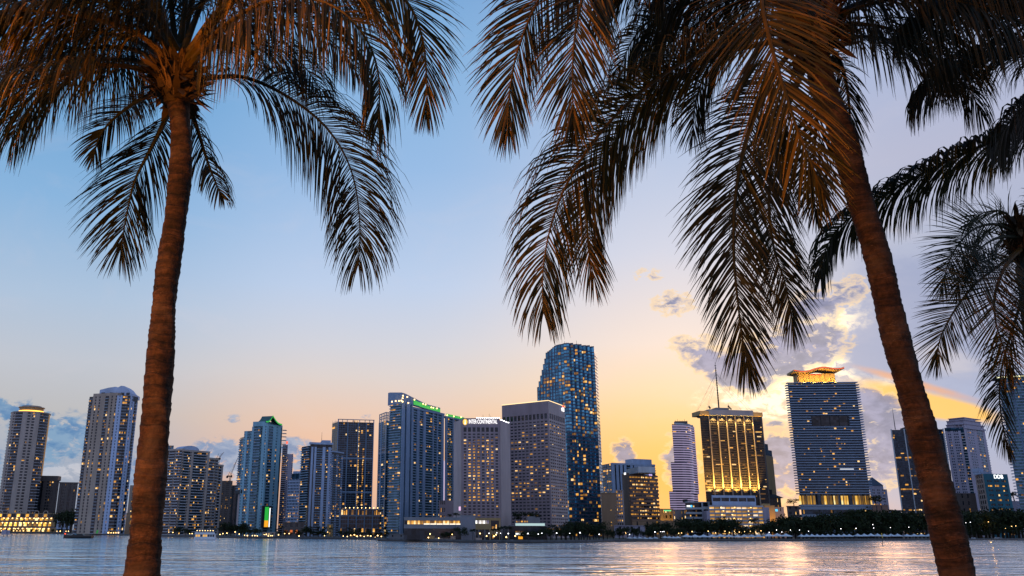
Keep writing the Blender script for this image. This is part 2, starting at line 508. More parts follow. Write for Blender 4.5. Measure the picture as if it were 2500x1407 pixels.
def wnoise(sx, sy, scale, detail, rough=0.6, dist=0.0):
    mp = nd(nt, 'ShaderNodeMapping'); mp.inputs['Scale'].default_value = (sx, sy, 1)
    mp.inputs['Rotation'].default_value = (0, 0, R_(12))
    nt.links.new(tcw.outputs['Object'], mp.inputs['Vector'])
    n = nd(nt, 'ShaderNodeTexNoise', i_Scale=scale, i_Detail=detail, i_Roughness=rough, i_Distortion=dist)
    nt.links.new(mp.outputs['Vector'], n.inputs['Vector'])
    return n.outputs['Fac']
h1 = wnoise(0.45, 1.0, 0.13, 4, 0.58, 0.35)
h2 = wnoise(0.35, 1.0, 0.030, 4, 0.6, 0.5)
calm = wnoise(0.35, 1.0, 0.016, 4, 0.6, 0.8)
cr = ramp(nt, [(0.40, (0.22,)*3), (0.58, (1.25,)*3)])
nt.links.new(calm, cr.inputs['Fac'])
mul = nd(nt, 'ShaderNodeMath', operation='MULTIPLY'); nt.links.new(h1, mul.inputs[0]); nt.links.new(cr.outputs['Color'], mul.inputs[1])
ma = nd(nt, 'ShaderNodeMath', operation='MULTIPLY_ADD'); ma.inputs[1].default_value = 2.2
nt.links.new(h2, ma.inputs[0]); nt.links.new(mul.outputs[0], ma.inputs[2])
bp = nd(nt, 'ShaderNodeBump', i_Strength=1.0, i_Distance=3.6)
nt.links.new(ma.outputs[0], bp.inputs['Height'])
for q_ in (b, gl_, lw_): nt.links.new(bp.outputs['Normal'], q_.inputs['Normal'])
wm = MB()
wxs = [-6000,-2400,-1200,-800,-500,-300,-150,0,150,300,500,800,1200,2400,6000]
wys = [14,60,110,160,220,290,370,460,560,680,820,1000,1250,1600,2200,3500,6000]
nx_ = len(wxs)
wm.v = [(x, y, 0) for y in wys for x in wxs]
wm.f = [(j*nx_+i, j*nx_+i+1, (j+1)*nx_+i+1, (j+1)*nx_+i) for j in range(len(wys)-1) for i in range(nx_-1)]
tag(wm.build('water', m), kind='structure')

WLPX = [(-1500,1298),(-700,1300),(0,1302.5),(160,1304.5),(300,1308),(420,1311),(530,1313.5),(640,1315),(760,1316),(918,1318),(922,1321),(1000,1322.5),(1150,1325.5),(1300,1326.5),(1430,1325.5),(1500,1323.5),(1700,1322.5),(1900,1321.5),(2100,1320.5),(2300,1319.5),(2450,1318.8),(2700,1318),(3200,1317)]
SHORE = [atz(px, py, 0.0) for px, py in WLPX]
def shoreY(px):
    for k in range(len(WLPX)-1):
        if WLPX[k][0] <= px <= WLPX[k+1][0]:
            f = (px-WLPX[k][0])/(WLPX[k+1][0]-WLPX[k][0])
            return SHORE[k].y*(1-f)+SHORE[k+1].y*f
    return SHORE[-1].y
gm, nt, b = newmat('shore_ground')
tcg = nd(nt, 'ShaderNodeTexCoord')
n = nd(nt, 'ShaderNodeTexNoise', i_Scale=0.08, i_Detail=8.0)
nt.links.new(tcg.outputs['Object'], n.inputs['Vector'])
r = ramp(nt, [(0.35, (0.018, 0.028, 0.012)), (0.5, (0.035, 0.045, 0.02)), (0.68, (0.12, 0.11, 0.10))])
nt.links.new(n.outputs['Fac'], r.inputs['Fac']); nt.links.new(r.outputs['Color'], b.inputs['Base Color'])
b.inputs['Roughness'].default_value = 0.9
g = MB()
back = [(v.x*(5500/v.y), 5500) for v in SHORE]
for k in range(len(SHORE)-1):
    a, c = SHORE[k], SHORE[k+1]
    g.quad((a.x,a.y+1.0,GZ),(c.x,c.y+1.0,GZ),(*back[k+1],GZ),(*back[k],GZ))
tag(g.build('ground', gm), kind='structure')
# quay wall: rough grey concrete with a pale cap and a dark wet foot
qm = concrete('quay_concrete', (0.085,0.09,0.10), 0.5, 0.85, 0.25)
qd = concrete('quay_wet_foot', (0.012,0.013,0.014), 0.3, 0.5, 0.3)
def strip(mb, z0, z1, d0, d1):
    for k in range(len(SHORE)-1):
        a, c = SHORE[k], SHORE[k+1]
        mb.box8([(a.x,a.y+d0,z0),(a.x,a.y+d1,z0),(c.x,c.y+d1,z0),(c.x,c.y+d0,z0),(a.x,a.y+d0,z1),(a.x,a.y+d1,z1),(c.x,c.y+d1,z1),(c.x,c.y+d0,z1)])
qr = thing('quay_wall', 'long low grey concrete quay wall along the far waterfront', 'quay wall', (0, 690, 0))
q1 = MB(); strip(q1, 0.85, GZ+0.45, 0.0, 2.0); q1.build('wall_top', qm, qr)
q2 = MB(); strip(q2, -2.0, 0.85, -0.5, 2.0); q2.build('wet_foot', qd, qr)
# near bank that the palms stand on (below the picture)
bm_, nt, b = newmat('bank_grass')
tcb = nd(nt, 'ShaderNodeTexCoord')
n = nd(nt, 'ShaderNodeTexNoise', i_Scale=3.0, i_Detail=9.0); nt.links.new(tcb.outputs['Object'], n.inputs['Vector'])
r = ramp(nt, [(0.3, (0.012, 0.022, 0.006)), (0.7, (0.05, 0.065, 0.018))])
nt.links.new(n.outputs['Fac'], r.inputs['Fac']); nt.links.new(r.outputs['Color'], b.inputs['Base Color'])
NB = 6.35
g = MB()
prof = [(-60,NB),(0,NB),(14,NB),(17,5.6),(24,2.2),(30,-1.5)]
nx = 60
for k in range(len(prof)-1):
    for i in range(nx):
        x0 = -60+120*i/nx; x1 = x0+120/nx
        w = lambda x, y, z: (x, y, z + 0.12*math.sin(x*0.7+y)*(1 if z > 0 else 0))
        g.quad(w(x0,*prof[k]), w(x1,*prof[k]), w(x1,*prof[k+1]), w(x0,*prof[k+1]))
tag(g.build('grass_bank', bm_), kind='structure')
# ------------------------------------------------------------------ buildings
BEIGE = concrete('beige_stucco', (0.40,0.31,0.25)); BEIGE2 = concrete('pale_beige_stucco', (0.44,0.36,0.32))
BROWN = concrete('brown_stucco', (0.13,0.105,0.10)); WHITE = concrete('white_stucco', (0.55,0.57,0.62))
BLUEW = concrete('blue_white_stucco', (0.42,0.51,0.70)); TURQ = concrete('sea_green_stucco', (0.24,0.44,0.55))
SLATE = concrete('slate_blue_panel', (0.15,0.22,0.33)); STEEL = concrete('steel_blue_panel', (0.22,0.30,0.44))
MAUVE = concrete('mauve_travertine', (0.29,0.225,0.25)); MAUVE2 = concrete('pale_mauve_travertine', (0.42,0.34,0.34))
GREYC = concrete('grey_concrete', (0.22,0.22,0.24)); DARK = concrete('dark_panel', (0.025,0.028,0.035)); TAN = concrete('tan_stone', (0.32,0.20,0.12))
RUST = concrete('rust_brick', (0.22,0.13,0.10)); TEAL = concrete('teal_paint', (0.035,0.20,0.28)); LILAC = concrete('lilac_stucco', (0.36,0.33,0.42))
GOLDC = concrete('gold_stone', (0.45,0.30,0.14))
GB = glass('dark_room_glass', (0.020,0.028,0.040), 0.25); GT = glass('blue_tint_glass', (0.060,0.14,0.22), 0.6)
GD = glass('bronze_tint_glass', (0.030,0.032,0.040), 0.45); GS = glass('sky_blue_glass', (0.10,0.31,0.47), 0.75, 0.10, 3.6, .5, 1.7)
GTL = glass('teal_glass', (0.05,0.13,0.18), 0.5); GP = glass('dusky_violet_glass', (0.07,0.08,0.12), 0.5)
RAIL = concrete('grey_rail', (0.26,0.29,0.34)); RAILB = concrete('blue_rail', (0.20,0.30,0.42)); RAILL = concrete('pale_balcony', (0.42,0.43,0.48))
ROOFM = concrete('roof_gravel', (0.14,0.14,0.15))
def gz(v): return (v.x, v.y, GZ)
def mid(*P): return (sum(p[0] for p in P)/len(P), sum(p[1] for p in P)/len(P), GZ)
def lerp(a, b, t): return (a[0]*(1-t)+b[0]*t, a[1]*(1-t)+b[1]*t)
def Rz(px, py, z): return atz(px, py, z)

# --- far-left round beige tower
c0 = at(57, 1003, 1760); zt = c0.z; r0 = 43.5/FOC*1760*1.03
ctr = (c0.x, c0.y + r0*0.9)
poly = [(ctr[0]+r0*math.cos(a), ctr[1]+0.9*r0*math.sin(a)) for a in [PI + 2*PI*k/28 for k in range(28)]]
B = Bld('round_tower', 'round beige apartment tower with an orange lit crown above the lit terraces', 'tower', (ctr[0],ctr[1],GZ), BEIGE2, GB, RAILL)
B.body.prism(poly, GZ, zt-.5)
pats = ['b','b','b','P','w','b','b','P','w','w','P','b','b','b']
for k in range(14):
    B.facade(poly[k], poly[(k+1)%28], GZ, zt-3, 40, pats[k], 0.09)
mb = MB(); rr = lambda f: [(ctr[0]+(p[0]-ctr[0])*f, ctr[1]+(p[1]-ctr[1])*f) for p in poly]
mb.prism(rr(1.03), zt-3, zt-1.5); B.part(mb, 'parapet', BEIGE2)
zc = at(66, 987, 1760).z
mb = MB(); mb.prism(rr(.62), zt-1, zc-4); B.part(mb, 'penthouse', GOLDC)
mb = MB(); mb.prism(rr(.68), zc-4, zc-2.5); mb.prism(rr(.5), zc-2.5, zc); B.part(mb, 'roof', BEIGE)
mb = MB(); mb.prism(rr(.645), zt-.4, zt+3.2); B.part(mb, 'crown_wash_band', emis('crown_wash_glow', (1.0,0.45,0.06), 3.5))  # uplighting on the penthouse wall, made as a glowing band
B.finish(maxb=80)

# --- brown stepped mid-rise behind
for (a, b_, top, nm, fl, pat, lab) in (
    ((70,1172),(146,1166),None,'apartment_block',17,'PwwPvvPwwwPv','brown apartment block with dark glass shafts, left of the twin-faced beige tower'),
    ((146,1178),(190,1184),None,'apartment_block',16,'PvwwPvvPwP','lower stepped brown wing between the brown block and the twin-faced beige tower')):
    Y = 1830
    A = at(*a, Y); C = at(*b_, Y+10)
    B = Bld(nm, lab, 'apartment block', mid(A, C), BROWN, GB)
    B.body.prism(flatfoot(A, C, 40), GZ, A.z)
    B.facade(A, C, GZ, A.z-2, fl, pat, .07)
    mb = MB(); F = Face(A, C); F.box(mb, -1, F.L+1, A.z-2, A.z+.6, -3, 1.2); B.part(mb, 'parapet', BROWN)
    if a[0] == 70:
        mb = MB(); F.box(mb, F.L*.05, F.L*.92, A.z+.6, at(110,1161,Y).z, -30, -6); B.part(mb, 'penthouse', BROWN)
    B.finish()

# --- tall twin-faced beige and blue-white tower
Y = 1260
Bc = at(287, 966, Y); zt = Bc.z
A = Rz(219, 969, zt); A = at(219, 968, Y+14)
cur = [at(287,966,Y), at(300,966,Y-1.5), at(313,967,Y), at(325,969,Y+5), at(337,974,Y+16)]
B = Bld('twin_faced_tower', 'tall apartment tower, one face beige and one pale blue, wavy white penthouse', 'tower', gz(Bc), BEIGE, GB, RAIL)
D = Vector((A.x+cur[-1].x-Bc.x, A.y+cur[-1].y-Bc.y, 0)); D.y = max(D.y, Y+55)
B.body.prism([(A.x,A.y)]+[(p.x,p.y) for p in cur]+BK(A,cur[-1],55), GZ, zt)
B.facade(A, Bc, GZ, zt, 45, 'bPwPwPPbPwPw', .09, wh=.66, ww=.80)
sh = B.wall; B.wall = MB()
B.facade(cur[0], cur[1], GZ, zt, 45, 'PwP', .06)
B.facade(cur[1], cur[2], GZ, zt, 45, 'b', .2)
B.facade(cur[2], cur[3], GZ, zt, 45, 'bPw', .16)
B.facade(cur[3], cur[4], GZ, zt-8, 42, 'Pbw', .12)
bw = B.wall; B.wall = sh
B.part(bw, 'bay_wall', BLUEW)
mb = MB(); F = Face(A, Bc)
F.box(mb, F.L*.12, F.L, zt, zt+4.5, -30, -.5); B.part(mb, 'parapet', BEIGE)
mb = MB(); za, zb = at(243,948,Y).z, at(300,941,Y).z
n = 24; P0, P1 = at(244,950,Y+10), at(327,962,Y+10)
prof = [(0.0,za-1),(0.25,zb-2),(.45,zb-.5),(.52,zb-1.5),(.60,zb+1.0),(.70,zb+.5),(.80,zb-3),(.90,zb-9),(1.0,zb-12)]
for k in range(len(prof)-1):
    (t0,z0),(t1,z1) = prof[k],prof[k+1]
    p, q = lerp(P0,P1,t0), lerp(P0,P1,t1)
    mb.box8([(p[0],p[1],zt-2),(p[0],p[1]+26,zt-2),(q[0],q[1]+26,zt-2),(q[0],q[1],zt-2),(p[0],p[1],z0),(p[0],p[1]+26,z0),(q[0],q[1]+26,z1),(q[0],q[1],z1)])
B.part(mb, 'penthouse', BLUEW)
F = Face(P0, P1); mb = MB()
for t0 in (.06,.30,.62,.78): F.box(mb, F.L*t0, F.L*(t0+.10), zt+2, zt+6, 0, .15)
B.part(mb, 'penthouse_window', GB)
B.finish(maxb=100)

# --- tower seen far behind, right of the twin-faced tower
Y = 1900
A, C = at(318,1185,Y), at(372,1180,Y)
B = Bld('apartment_block', 'distant pale grey apartment block partly hidden by the big left palm trunk', 'apartment block', mid(A,C), BEIGE, GB)
B.body.prism(flatfoot(A, C, 30), GZ, A.z); B.facade(A, C, GZ, A.z, 24, 'PwwwPwwwwPww', .12); B.finish()
A, C = at(404,1088,1700), at(424,1092,1700)
B = Bld('glass_tower', 'narrow slate blue tower rising behind the broad cream block', 'tower', mid(A,C), SLATE, GT)
B.body.prism(flatfoot(A, C, 30), GZ, A.z); B.facade(A, C, GZ, A.z, 40, 'gggg', .02); B.finish()

# --- broad cream stepped block
Y = 1100
A = at(388,1096,Y+16); Bc = at(446,1097,Y); C = at(512,1106,Y+30); D = at(533,1121,Y+45); E = at(545,1136,Y+55)
B = Bld('stepped_block', 'broad cream apartment block stepping down to the right, low dome on its roof', 'apartment block', gz(Bc), BEIGE2, GB, RAILL)
def sl(p, q, zt, fl, pat, lit=.10):
    F = Face(p, q); B.body.prism(flatfoot(p,q,40), GZ, zt)
    B.facade(p, q, GZ, zt-1.5, fl, pat, lit, bd=.9)
    mb = MB(); F.box(mb, -.3, F.L+.3, zt-1.5, zt+.8, -3, .8); B.part(mb, 'parapet', BEIGE2)
    return F
m1 = lerp(A, Bc, .5)
sl(A, Bc, Bc.z, 30, 'bwbbwbbwbb')
FF = sl(Bc, C, Bc.z-1.0, 30, 'wbbwPbbbbwP')
sl(C, D, at(522,1120,Y+38).z, 26, 'bbwb')
sl(D, E, at(540,1136,Y+50).z, 23, 'wbP')
mb = MB(); zb = Bc.z
for k in range(8):
    a0, a1 = PI*k/8, PI*(k+1)/8
    u0, u1 = FF.L*(.34-.30*math.cos(a0)), FF.L*(.34-.30*math.cos(a1))
    z0, z1 = zb+5.5*math.sin(a0), zb+5.5*math.sin(a1)
    mb.box8([FF.p(u0,-2,zb),FF.p(u0,-22,zb),FF.p(u1,-22,zb),FF.p(u1,-2,zb),FF.p(u0,-2,z0),FF.p(u0,-22,z0),FF.p(u1,-22,z1),FF.p(u1,-2,z1)])
B.part(mb, 'roof_dome', BLUEW)
B.finish(maxb=90)
# --- darker towers between cream block and sea-green tower
for (a, c, Y, fl, pat, mat, lab) in (((540,1174),(568,1176),1350,26,'PwwPwwwPw',BROWN,'dim brown apartment tower just right of the broad cream block'),
                               ((566,1185),(584,1187),1500,24,'PvvP',DARK,'black slab tower beside the sea-green tower')):
    A, C = at(*a,Y), at(*c,Y)
    B = Bld('apartment_tower', lab, 'tower', mid(A,C), mat, GB)
    B.body.prism(flatfoot(A,C,30), GZ, A.z); B.facade(A,C,GZ,A.z,fl,pat,.12 if mat is BROWN else 0.0); B.finish()

# --- sea-green tower with the pagoda roof
Y = 985
zt = at(655,1040,Y).z
A = at(597,1056,Y+12); Bc = at(654,1040,Y); C = at(690,1040,Y+14)
B = Bld('pagoda_roof_tower', 'sea-green apartment tower with a green-lit pagoda roof', 'tower', gz(Bc), TURQ, GTL, RAILB)
dy = 45
zl = at(597,1053,Y+12).z
B.body.prism([(A.x,A.y),(Bc.x,Bc.y),(C.x,C.y)]+BK(A,C,dy), GZ, zl)
T0 = lerp(A,Bc,.33)
B.body.prism([T0,(Bc.x,Bc.y),(C.x,C.y)]+BK(T0,C,dy-5), zl, zt)
B.facade(A, T0, GZ, zl, 36, 'wPbw', .13)
B.facade(T0, Bc, GZ, zt, 38, 'PbbvPwp', .06, bd=1.8)
B.facade(Bc, C, GZ, zt, 38, 'pbPwPv', .07)
# low wing on the left, raised on a pale lit base
L0 = at(586,1072,Y+30); L1 = at(599,1060,Y+14); zw = at(590,1068,Y+22).z; zu = at(585,1197,Y+22).z
mb = MB(); F = Face(L0,L1); F.box(mb, 0, F.L, zu, zw, -25, 0); B.part(mb, 'wing', GTL)
B.facade(L0, L1, zu, zw, 22, 'bw', .18)
mb = MB(); F.box(mb, -1, F.L+4, zu-4, zu, -25, 1.5); B.part(mb, 'wing_soffit', DARK)
mb = MB(); F.box(mb, -2, F.L*.9, GZ, zu-4, -25, -3); B.part(mb, 'lit_base', MAUVE2)
mb = MB(); F.box(mb, F.L*.55, F.L*.8, GZ+14, zu-8, -3, -2.8); B.part(mb, 'base_glow_patch', emis('base_wall_glow', (1.0,.50,.10), .55))  # warm light on the recessed base wall, put in as a glowing patch
# pagoda roof: two swept slopes with up-turned eaves
zr = at(668,1016,Y+5).z; ze = at(640,1028,Y+5).z
E0, RG, E1 = at(650,1028.5,Y-1), at(667,1015,Y-2), at(689,1036,Y+11)
mb = MB(); gl = MB(); n = 8
def sweep(p, q, back, name):
    prev = None
    for k in range(n+1):
        t = k/n
        x, y = lerp(p, q, t); z = p.z*(1-t)+q.z*t
        s_ = math.sin(PI*t)
        z -= 2.6*s_
        cur_ = (Vector((x,y,z)), Vector((x-10,y+back,z+.5)))
        if prev:
            mb.box8([prev[0]-Vector((0,0,1)),prev[1]-Vector((0,0,1)),cur_[1]-Vector((0,0,1)),cur_[0]-Vector((0,0,1)),prev[0],prev[1],cur_[1],cur_[0]])
            o = Vector((0,-.5,0))
            gl.quad(prev[0]+o-Vector((0,0,1.3)),cur_[0]+o-Vector((0,0,1.3)),cur_[0]+o+Vector((0,0,.3)),prev[0]+o+Vector((0,0,.3)))
        prev = cur_
sweep(E0, RG, 30, 'a'); sweep(RG, E1, 30, 'b')
RL, EL = at(640,1017,Y+22), at(626,1030,Y+16); q_ = Vector((0,0,1.2))
prevs = None
for k in range(7):
    t = k/6; sg = 2.2*math.sin(PI*t)
    a = E0.lerp(RG, t)-Vector((0,0,sg+.4)); c = EL.lerp(RL, t)-Vector((0,0,sg))
    if prevs: mb.box8([prevs[0]-q_,prevs[1]-q_,c-q_,a-q_,prevs[0],prevs[1],c,a])
    prevs = (a, c)
B.part(mb, 'roof', concrete('green_roof_tile', (0.05,0.13,0.13)))
B.part(gl, 'eave_light', GREEN)
mb = MB(); F = Face(at(618,1030,Y+5), Bc); F.box(mb, 0, F.L, zt, at(625,1030,Y+5).z, -30, 0)
Fb = Face(Bc, C); Fb.box(mb, 0, Fb.L, zt, zt+2, -25, 0); B.part(mb, 'penthouse', TURQ)
mb = MB()
for k, zz in enumerate((1051,1059,1067,1076,1085,1093)): mb.box(C.x, C.x+4.5, C.y-1, C.y+5, at(690,zz,Y+14).z, at(690,zz,Y+14).z+.5)
B.part(mb, 'balcony_fin', TURQ)
# tall green screen near the foot
S0, S1 = at(641,1286,Y-6), at(659,1286,Y+2); zs1 = at(650,1238,Y-4).z; zs0 = at(645,1287,Y-4).z
F = Face(S0,S1); fr = MB(); F.box(fr, -1.4, F.L+1, zs0-1, zs1+1.2, -2, .0); B.part(fr, 'screen_frame', DARK)
gl = MB(); F.quad(gl, F.L*.18, F.L*.72, zs0+7, zs1, .15); B.part(gl, 'green_screen', GREEN)
gl = MB(); F.quad(gl, F.L*.80, F.L*.93, zs0, zs1-1, .15); B.part(gl, 'white_light_strip', SIGNW)
gl = MB(); F.quad(gl, F.L*.18, F.L*.72, zs0, zs0+7, .15); B.part(gl, 'amber_screen', emis('amber_glow', (1.0,.42,.02), 1.0))
B.finish(maxb=80)

# --- pale towers behind
Y = 1500
A, M1, C = at(690,1087,Y), at(703,1086,Y), at(716,1109,Y)
B = Bld('apartment_tower', 'slim pale grey tower with a red light, right behind the sea-green tower', 'tower', mid(A,C), LILAC, GB)
B.body.prism(flatfoot(A,M1,30), GZ, A.z); B.body.prism(flatfoot(M1,C,30), GZ, C.z)
B.facade(A,M1,GZ,A.z,44,'bbw',.08); B.facade(M1,C,GZ,C.z,42,'wPPw',.08)
F = Face(A,M1); g = MB()
F.box(g, F.L*.62, F.L*.95, A.z+2.2, A.z+6.6, -1, -.5); B.part(g, 'red_light', emis('red_beacon_glow', (1.0,.09,.03), 2.0))
B.finish()
Y = 1450
A, C = at(704,1170,Y+10), at(733,1164,Y)
B = Bld('apartment_tower', 'mid-height pale tower with amber window rows, left of the grey-blue balcony tower', 'tower', mid(A,C), BLUEW, GB)
B.body.prism(flatfoot(A,C,30), GZ, A.z); B.facade(A,C,GZ,A.z,18,'wwwwwwww',.22)
F = Face(A,C); z1 = at(718,1150,Y).z
mb = MB(); F.box(mb, F.L*.25, F.L*.9, A.z, z1-4, -20, -1); B.part(mb, 'setback', GT)
mb = MB(); F.box(mb, F.L*.28, F.L*.70, z1-4, z1, -14, -3); B.part(mb, 'penthouse', BLUEW)
B.finish()

# --- grey-blue balcony tower
Y = 960
A = at(737,1091,Y+18); Bc = at(758,1080,Y); C = at(811,1083,Y+6); D = at(837,1104,Y+26)
zt = Bc.z
B = Bld('balcony_tower', 'grey-blue apartment tower with pale vertical bands and stacked balconies', 'tower', mid(A,D), BLUEW, GB, RAILB)
zl = at(745,1090,Y+10).z; zd = at(830,1104,Y+18).z
B.body.prism([(A.x,A.y),(Bc.x,Bc.y)]+BK(A,Bc,44), GZ, zl)
B.body.prism([(Bc.x,Bc.y),(C.x,C.y)]+BK(Bc,C,45), GZ, zt)
B.body.prism([(C.x,C.y),(D.x,D.y)]+BK(C,D,30), GZ, zd)
B.facade(A,Bc,GZ,zl,36,'bb',.13); B.facade(Bc,C,GZ,zt-5,37,'vPvPbbPpbPw',.09,wd=.9); B.facade(C,D,GZ,zd-3,35,'wbwbw',.10)
F = Face(Bc,C); mb = MB(); F.box(mb, -1, F.L+1, zt-2.2, zt, -3, 1.2); F.box(mb, F.L*.55, F.L*.95, zt, zt+3, -20, -3); B.part(mb, 'parapet', BLUEW)
mb = MB(); Fd = Face(C,D); Fd.box(mb, 0, Fd.L+1, zd-1, zd+.5, -30, 1); B.part(mb, 'roof_ledge', BLUEW)
mb = MB(); mb.tube([F.p(F.L*.55,-10,zt+3),F.p(F.L*.55,-10,zt+13)],[.25,.1],6); B.part(mb, 'mast', DARK)
B.finish(maxb=90)

# --- dark slab tower with the golden light column
Y = 1220
A = at(812,1026,Y+22); Bc = at(826,1023,Y); C = at(913,1033,Y+10)
zt = Bc.z
B = Bld('dark_slab_tower', 'dark glass slab tower with a golden column of lights up its front', 'tower', mid(A,C), SLATE, GD, RAIL)
B.body.prism([(A.x,A.y),(Bc.x,Bc.y),(C.x,C.y)]+BK(A,C,35), GZ, zt-4)
B.facade(A,Bc,GZ,zt,50,'gg',.02)
F = B.facade(Bc,C,GZ,zt-5,50,'ggggpggggpgggpggg',.045,band=.16)
mb = MB()
F.box(mb, -.6, F.L+.6, zt-.8, zt, -2, .6)
for t in (0,.12,.25,.42,.6,.75,.88,1.0): F.box(mb, F.L*t-.4, F.L*t+.4, zt-5, zt-.8, -.8, .3)
for z_ in (at(870,1120,Y).z, at(870,1203,Y).z): F.box(mb, 0, F.L, z_, z_+1.6, 0, .6)
F.box(mb, F.L-.9, F.L+.3, GZ, zt, -.5, .5); F.box(mb, -.3, .9, GZ, zt, -.5, .5)
B.part(mb, 'roof_frame', STEEL)
GOLDW = emis('gold_light_glow', (1.0,.52,.09), 1.5, True)
zg0, zg1 = at(867,1236,Y).z, at(875,1040,Y).z
ng = 38
for k in range(ng):
    z_ = zg0+(zg1-zg0)*k/ng
    B.lamp_pane(F, F.L*.572, F.L*.60, z_+.5, z_+(zg1-zg0)/ng-.6, .3, GOLDW)
for k in range(26):
    z_ = zg0+(zg1-zg0)*.72*k/26
    if k not in (7,8): B.lamp_pane(F, F.L*.70+B.rng.random()*.6, F.L*.725+B.rng.random()*1.2, z_+1, z_+3, .3, None)
for k in range(8): B.lamp_pane(F, F.L*(.39+.022*k), F.L*(.408+.022*k), zt-4.6, zt-1.6, -.3, None)
B.finish(maxw=110)
# its wide low base with a row of deck lights
Y = 905
A, C = at(830,1243,Y), at(928,1243,Y+4)
B = Bld('waterfront_block', 'wide low glass block with amber top storey in front of the dark slab tower', 'building', mid(A,C), SLATE, GD)
zt = A.z
B.body.prism(flatfoot(A,C,40), GZ, zt)
F = B.facade(A,C,GZ,zt-6.5,5,'pgggpgggpgggpgggpggg',.06,wd=.7,band=.10)
B.facade(A,C,zt-6.5,zt-.8,1,'pgggpgggpgggpgggpggg',.45,wd=.7)
mb = MB(); F.box(mb, -1, F.L+1, zt-.8, zt+.3, -3, 1.0); F.box(mb, -.5, F.L+.5, zt-7.3, zt-6.5, -1, .8); B.part(mb, 'deck_edge', GREYC)
for k in range(9):
    g = MB(); u = F.L*(.14+.10*k); F.box(g, u-.35, u+.35, zt+.9, zt+1.7, -.9, -.2); B.part(g, 'deck_light', WARM)
B.finish()

# --- left twin tower, then the tall swept-crest tower
Y = 900
A = at(927,1014,Y+20); Bc = at(943,1006,Y); C = at(957,1007,Y+6)
B = Bld('glass_tower', 'narrow glass apartment tower with an open roof frame, left of the green-crested tower', 'tower', mid(A,C), STEEL, GTL, RAILB)
zt = Bc.z
B.body.prism([(A.x,A.y),(Bc.x,Bc.y),(C.x,C.y)]+BK(A,C,30), GZ, zt-9)
B.facade(A,Bc,GZ,zt-9,48,'gpgg',.08,band=.2); B.facade(Bc,C,GZ,zt-9,48,'gg',.12,band=.2)
mb = MB()
for (p,q) in ((A,Bc),(Bc,C)):
    F = Face(p,q)
    for z_ in (zt-.7, zt-4, zt-6.5, at(935,1095,Y).z, at(935,1105,Y).z, at(935,1160,Y).z): F.box(mb, 0, F.L, z_, z_+.6, -.6, .5)
    for t in (0,.33,.66,1): F.box(mb, F.L*t-.35, F.L*t+.35, zt-9, zt-.1, -.6, .35)
    F.box(mb, -.5, .6, GZ, zt-9, 0, .7)
B.part(mb, 'roof_frame', RAILL)
mb = MB(); F = Face(A,Bc)
for k in range(44): 
    z_ = GZ+10+k*(zt-14)/44; F.box(mb, -1.0, .2, z_, z_+.5, -1.5, .2)
B.part(mb, 'balcony', RAILB)['kind'] = 'stuff'
B.finish()

Y = 812
E0 = at(953,990,Y+10); Bc = at(981,984,Y); C1 = at(1006,988,Y+10); C2 = at(1082,1010,Y+58)
B = Bld('crested_tower', 'tall blue apartment tower whose sweeping roof crest is lit green', 'tower', gz(Bc), STEEL, GTL, RAILB)
zb = Bc.z
z2 = at(1082,1010,Y+58).z
B.body.prism([(E0.x,E0.y),(Bc.x,Bc.y),(C1.x,C1.y)]+BK(E0,C1,36), GZ, zb)
B.body.prism([(C1.x,C1.y),(C2.x,C2.y)]+BK(C1,C2,30), GZ, z2)
B.facade(E0,Bc,GZ,zb,50,'bb',.16,bd=1.6); F0 = B.facade(Bc,C1,GZ,zb,50,'PvPpvp',.02,wd=1.2)
F = B.facade(C1,C2,GZ,z2-2,48,'pbPbPbbpbpbP',.085,bd=.9,wd=1.1)
mb = MB(); F.box(mb, 0, F.L+.6, z2-2, z2, -3, 1.4); B.part(mb, 'roof_beam', STEEL)
mb = MB()
for k in range(1,7):
    z_ = GZ+(z2-GZ)*k/7; F.box(mb, 0, F.L, z_, z_+.9, 0, 1.0)
B.part(mb, 'floor_band', SLATE)
D1, D2 = at(1086,1016,Y+62), at(1134,1024,Y+96)
z3 = D1.z
B.body.prism([(D1.x,D1.y),(D2.x,D2.y)]+BK(D1,D2,30), GZ, z3)
Fd = B.facade(D1,D2,GZ,z3-1.6,47,'PbbPbbpbP',.10,bd=.9,wd=1.1)
mb = MB(); Fd.box(mb, -.5, Fd.L+1, z3-1.6, z3, -3, 1.4); B.part(mb, 'roof_beam', STEEL)
# the crest
mb = MB(); cr = [(0,958.5,990),(.0,958.5,990)]
def cpt(px, py, t): 
    Yx = Y+10 + t*48 if t >= 0 else Y
    return at(px, py, Yx)
top = [(952,958.5,Y+10),(981,958.5,Y),(989,961,Y+4),(1005,969,Y+10),(1025,979,Y+23),(1045,988,Y+36),(1060,992,Y+44),(1075,996,Y+54)]
bot = [(953,990,Y+10),(981,985,Y),(989,986,Y+4),(1005,988,Y+10),(1025,994,Y+23),(1045,1000,Y+36),(1060,1004,Y+44),(1075,1008,Y+54)]
for k in range(len(top)-1):
    a, c = at(*top[k]), at(*top[k+1]); d, e = at(*bot[k]), at(*bot[k+1])
    o = Vector((-2,3,0))
    d = Vector((a.x,a.y,d.z)); e = Vector((c.x,c.y,e.z))
    mb.box8([d,d+o,e+o,e,a,a+o,c+o,c])
B.part(mb, 'roof_crest', STEEL)
gl = MB()
for (k0,k1) in ((4,4),(5,5),(6,6)):
    a, c = at(*top[k0]), at(*top[k1+1]); d, e = at(*bot[k0]), at(*bot[k1+1])
    o = Vector((0,-.4,0)); d = Vector((a.x,a.y,d.z)); e = Vector((c.x,c.y,e.z))
    z_ = Vector((0,0,1.0)); gl.quad(d+o+z_*.4,e+o+z_*.4,c+o-z_*1.2,a+o-z_*1.2)
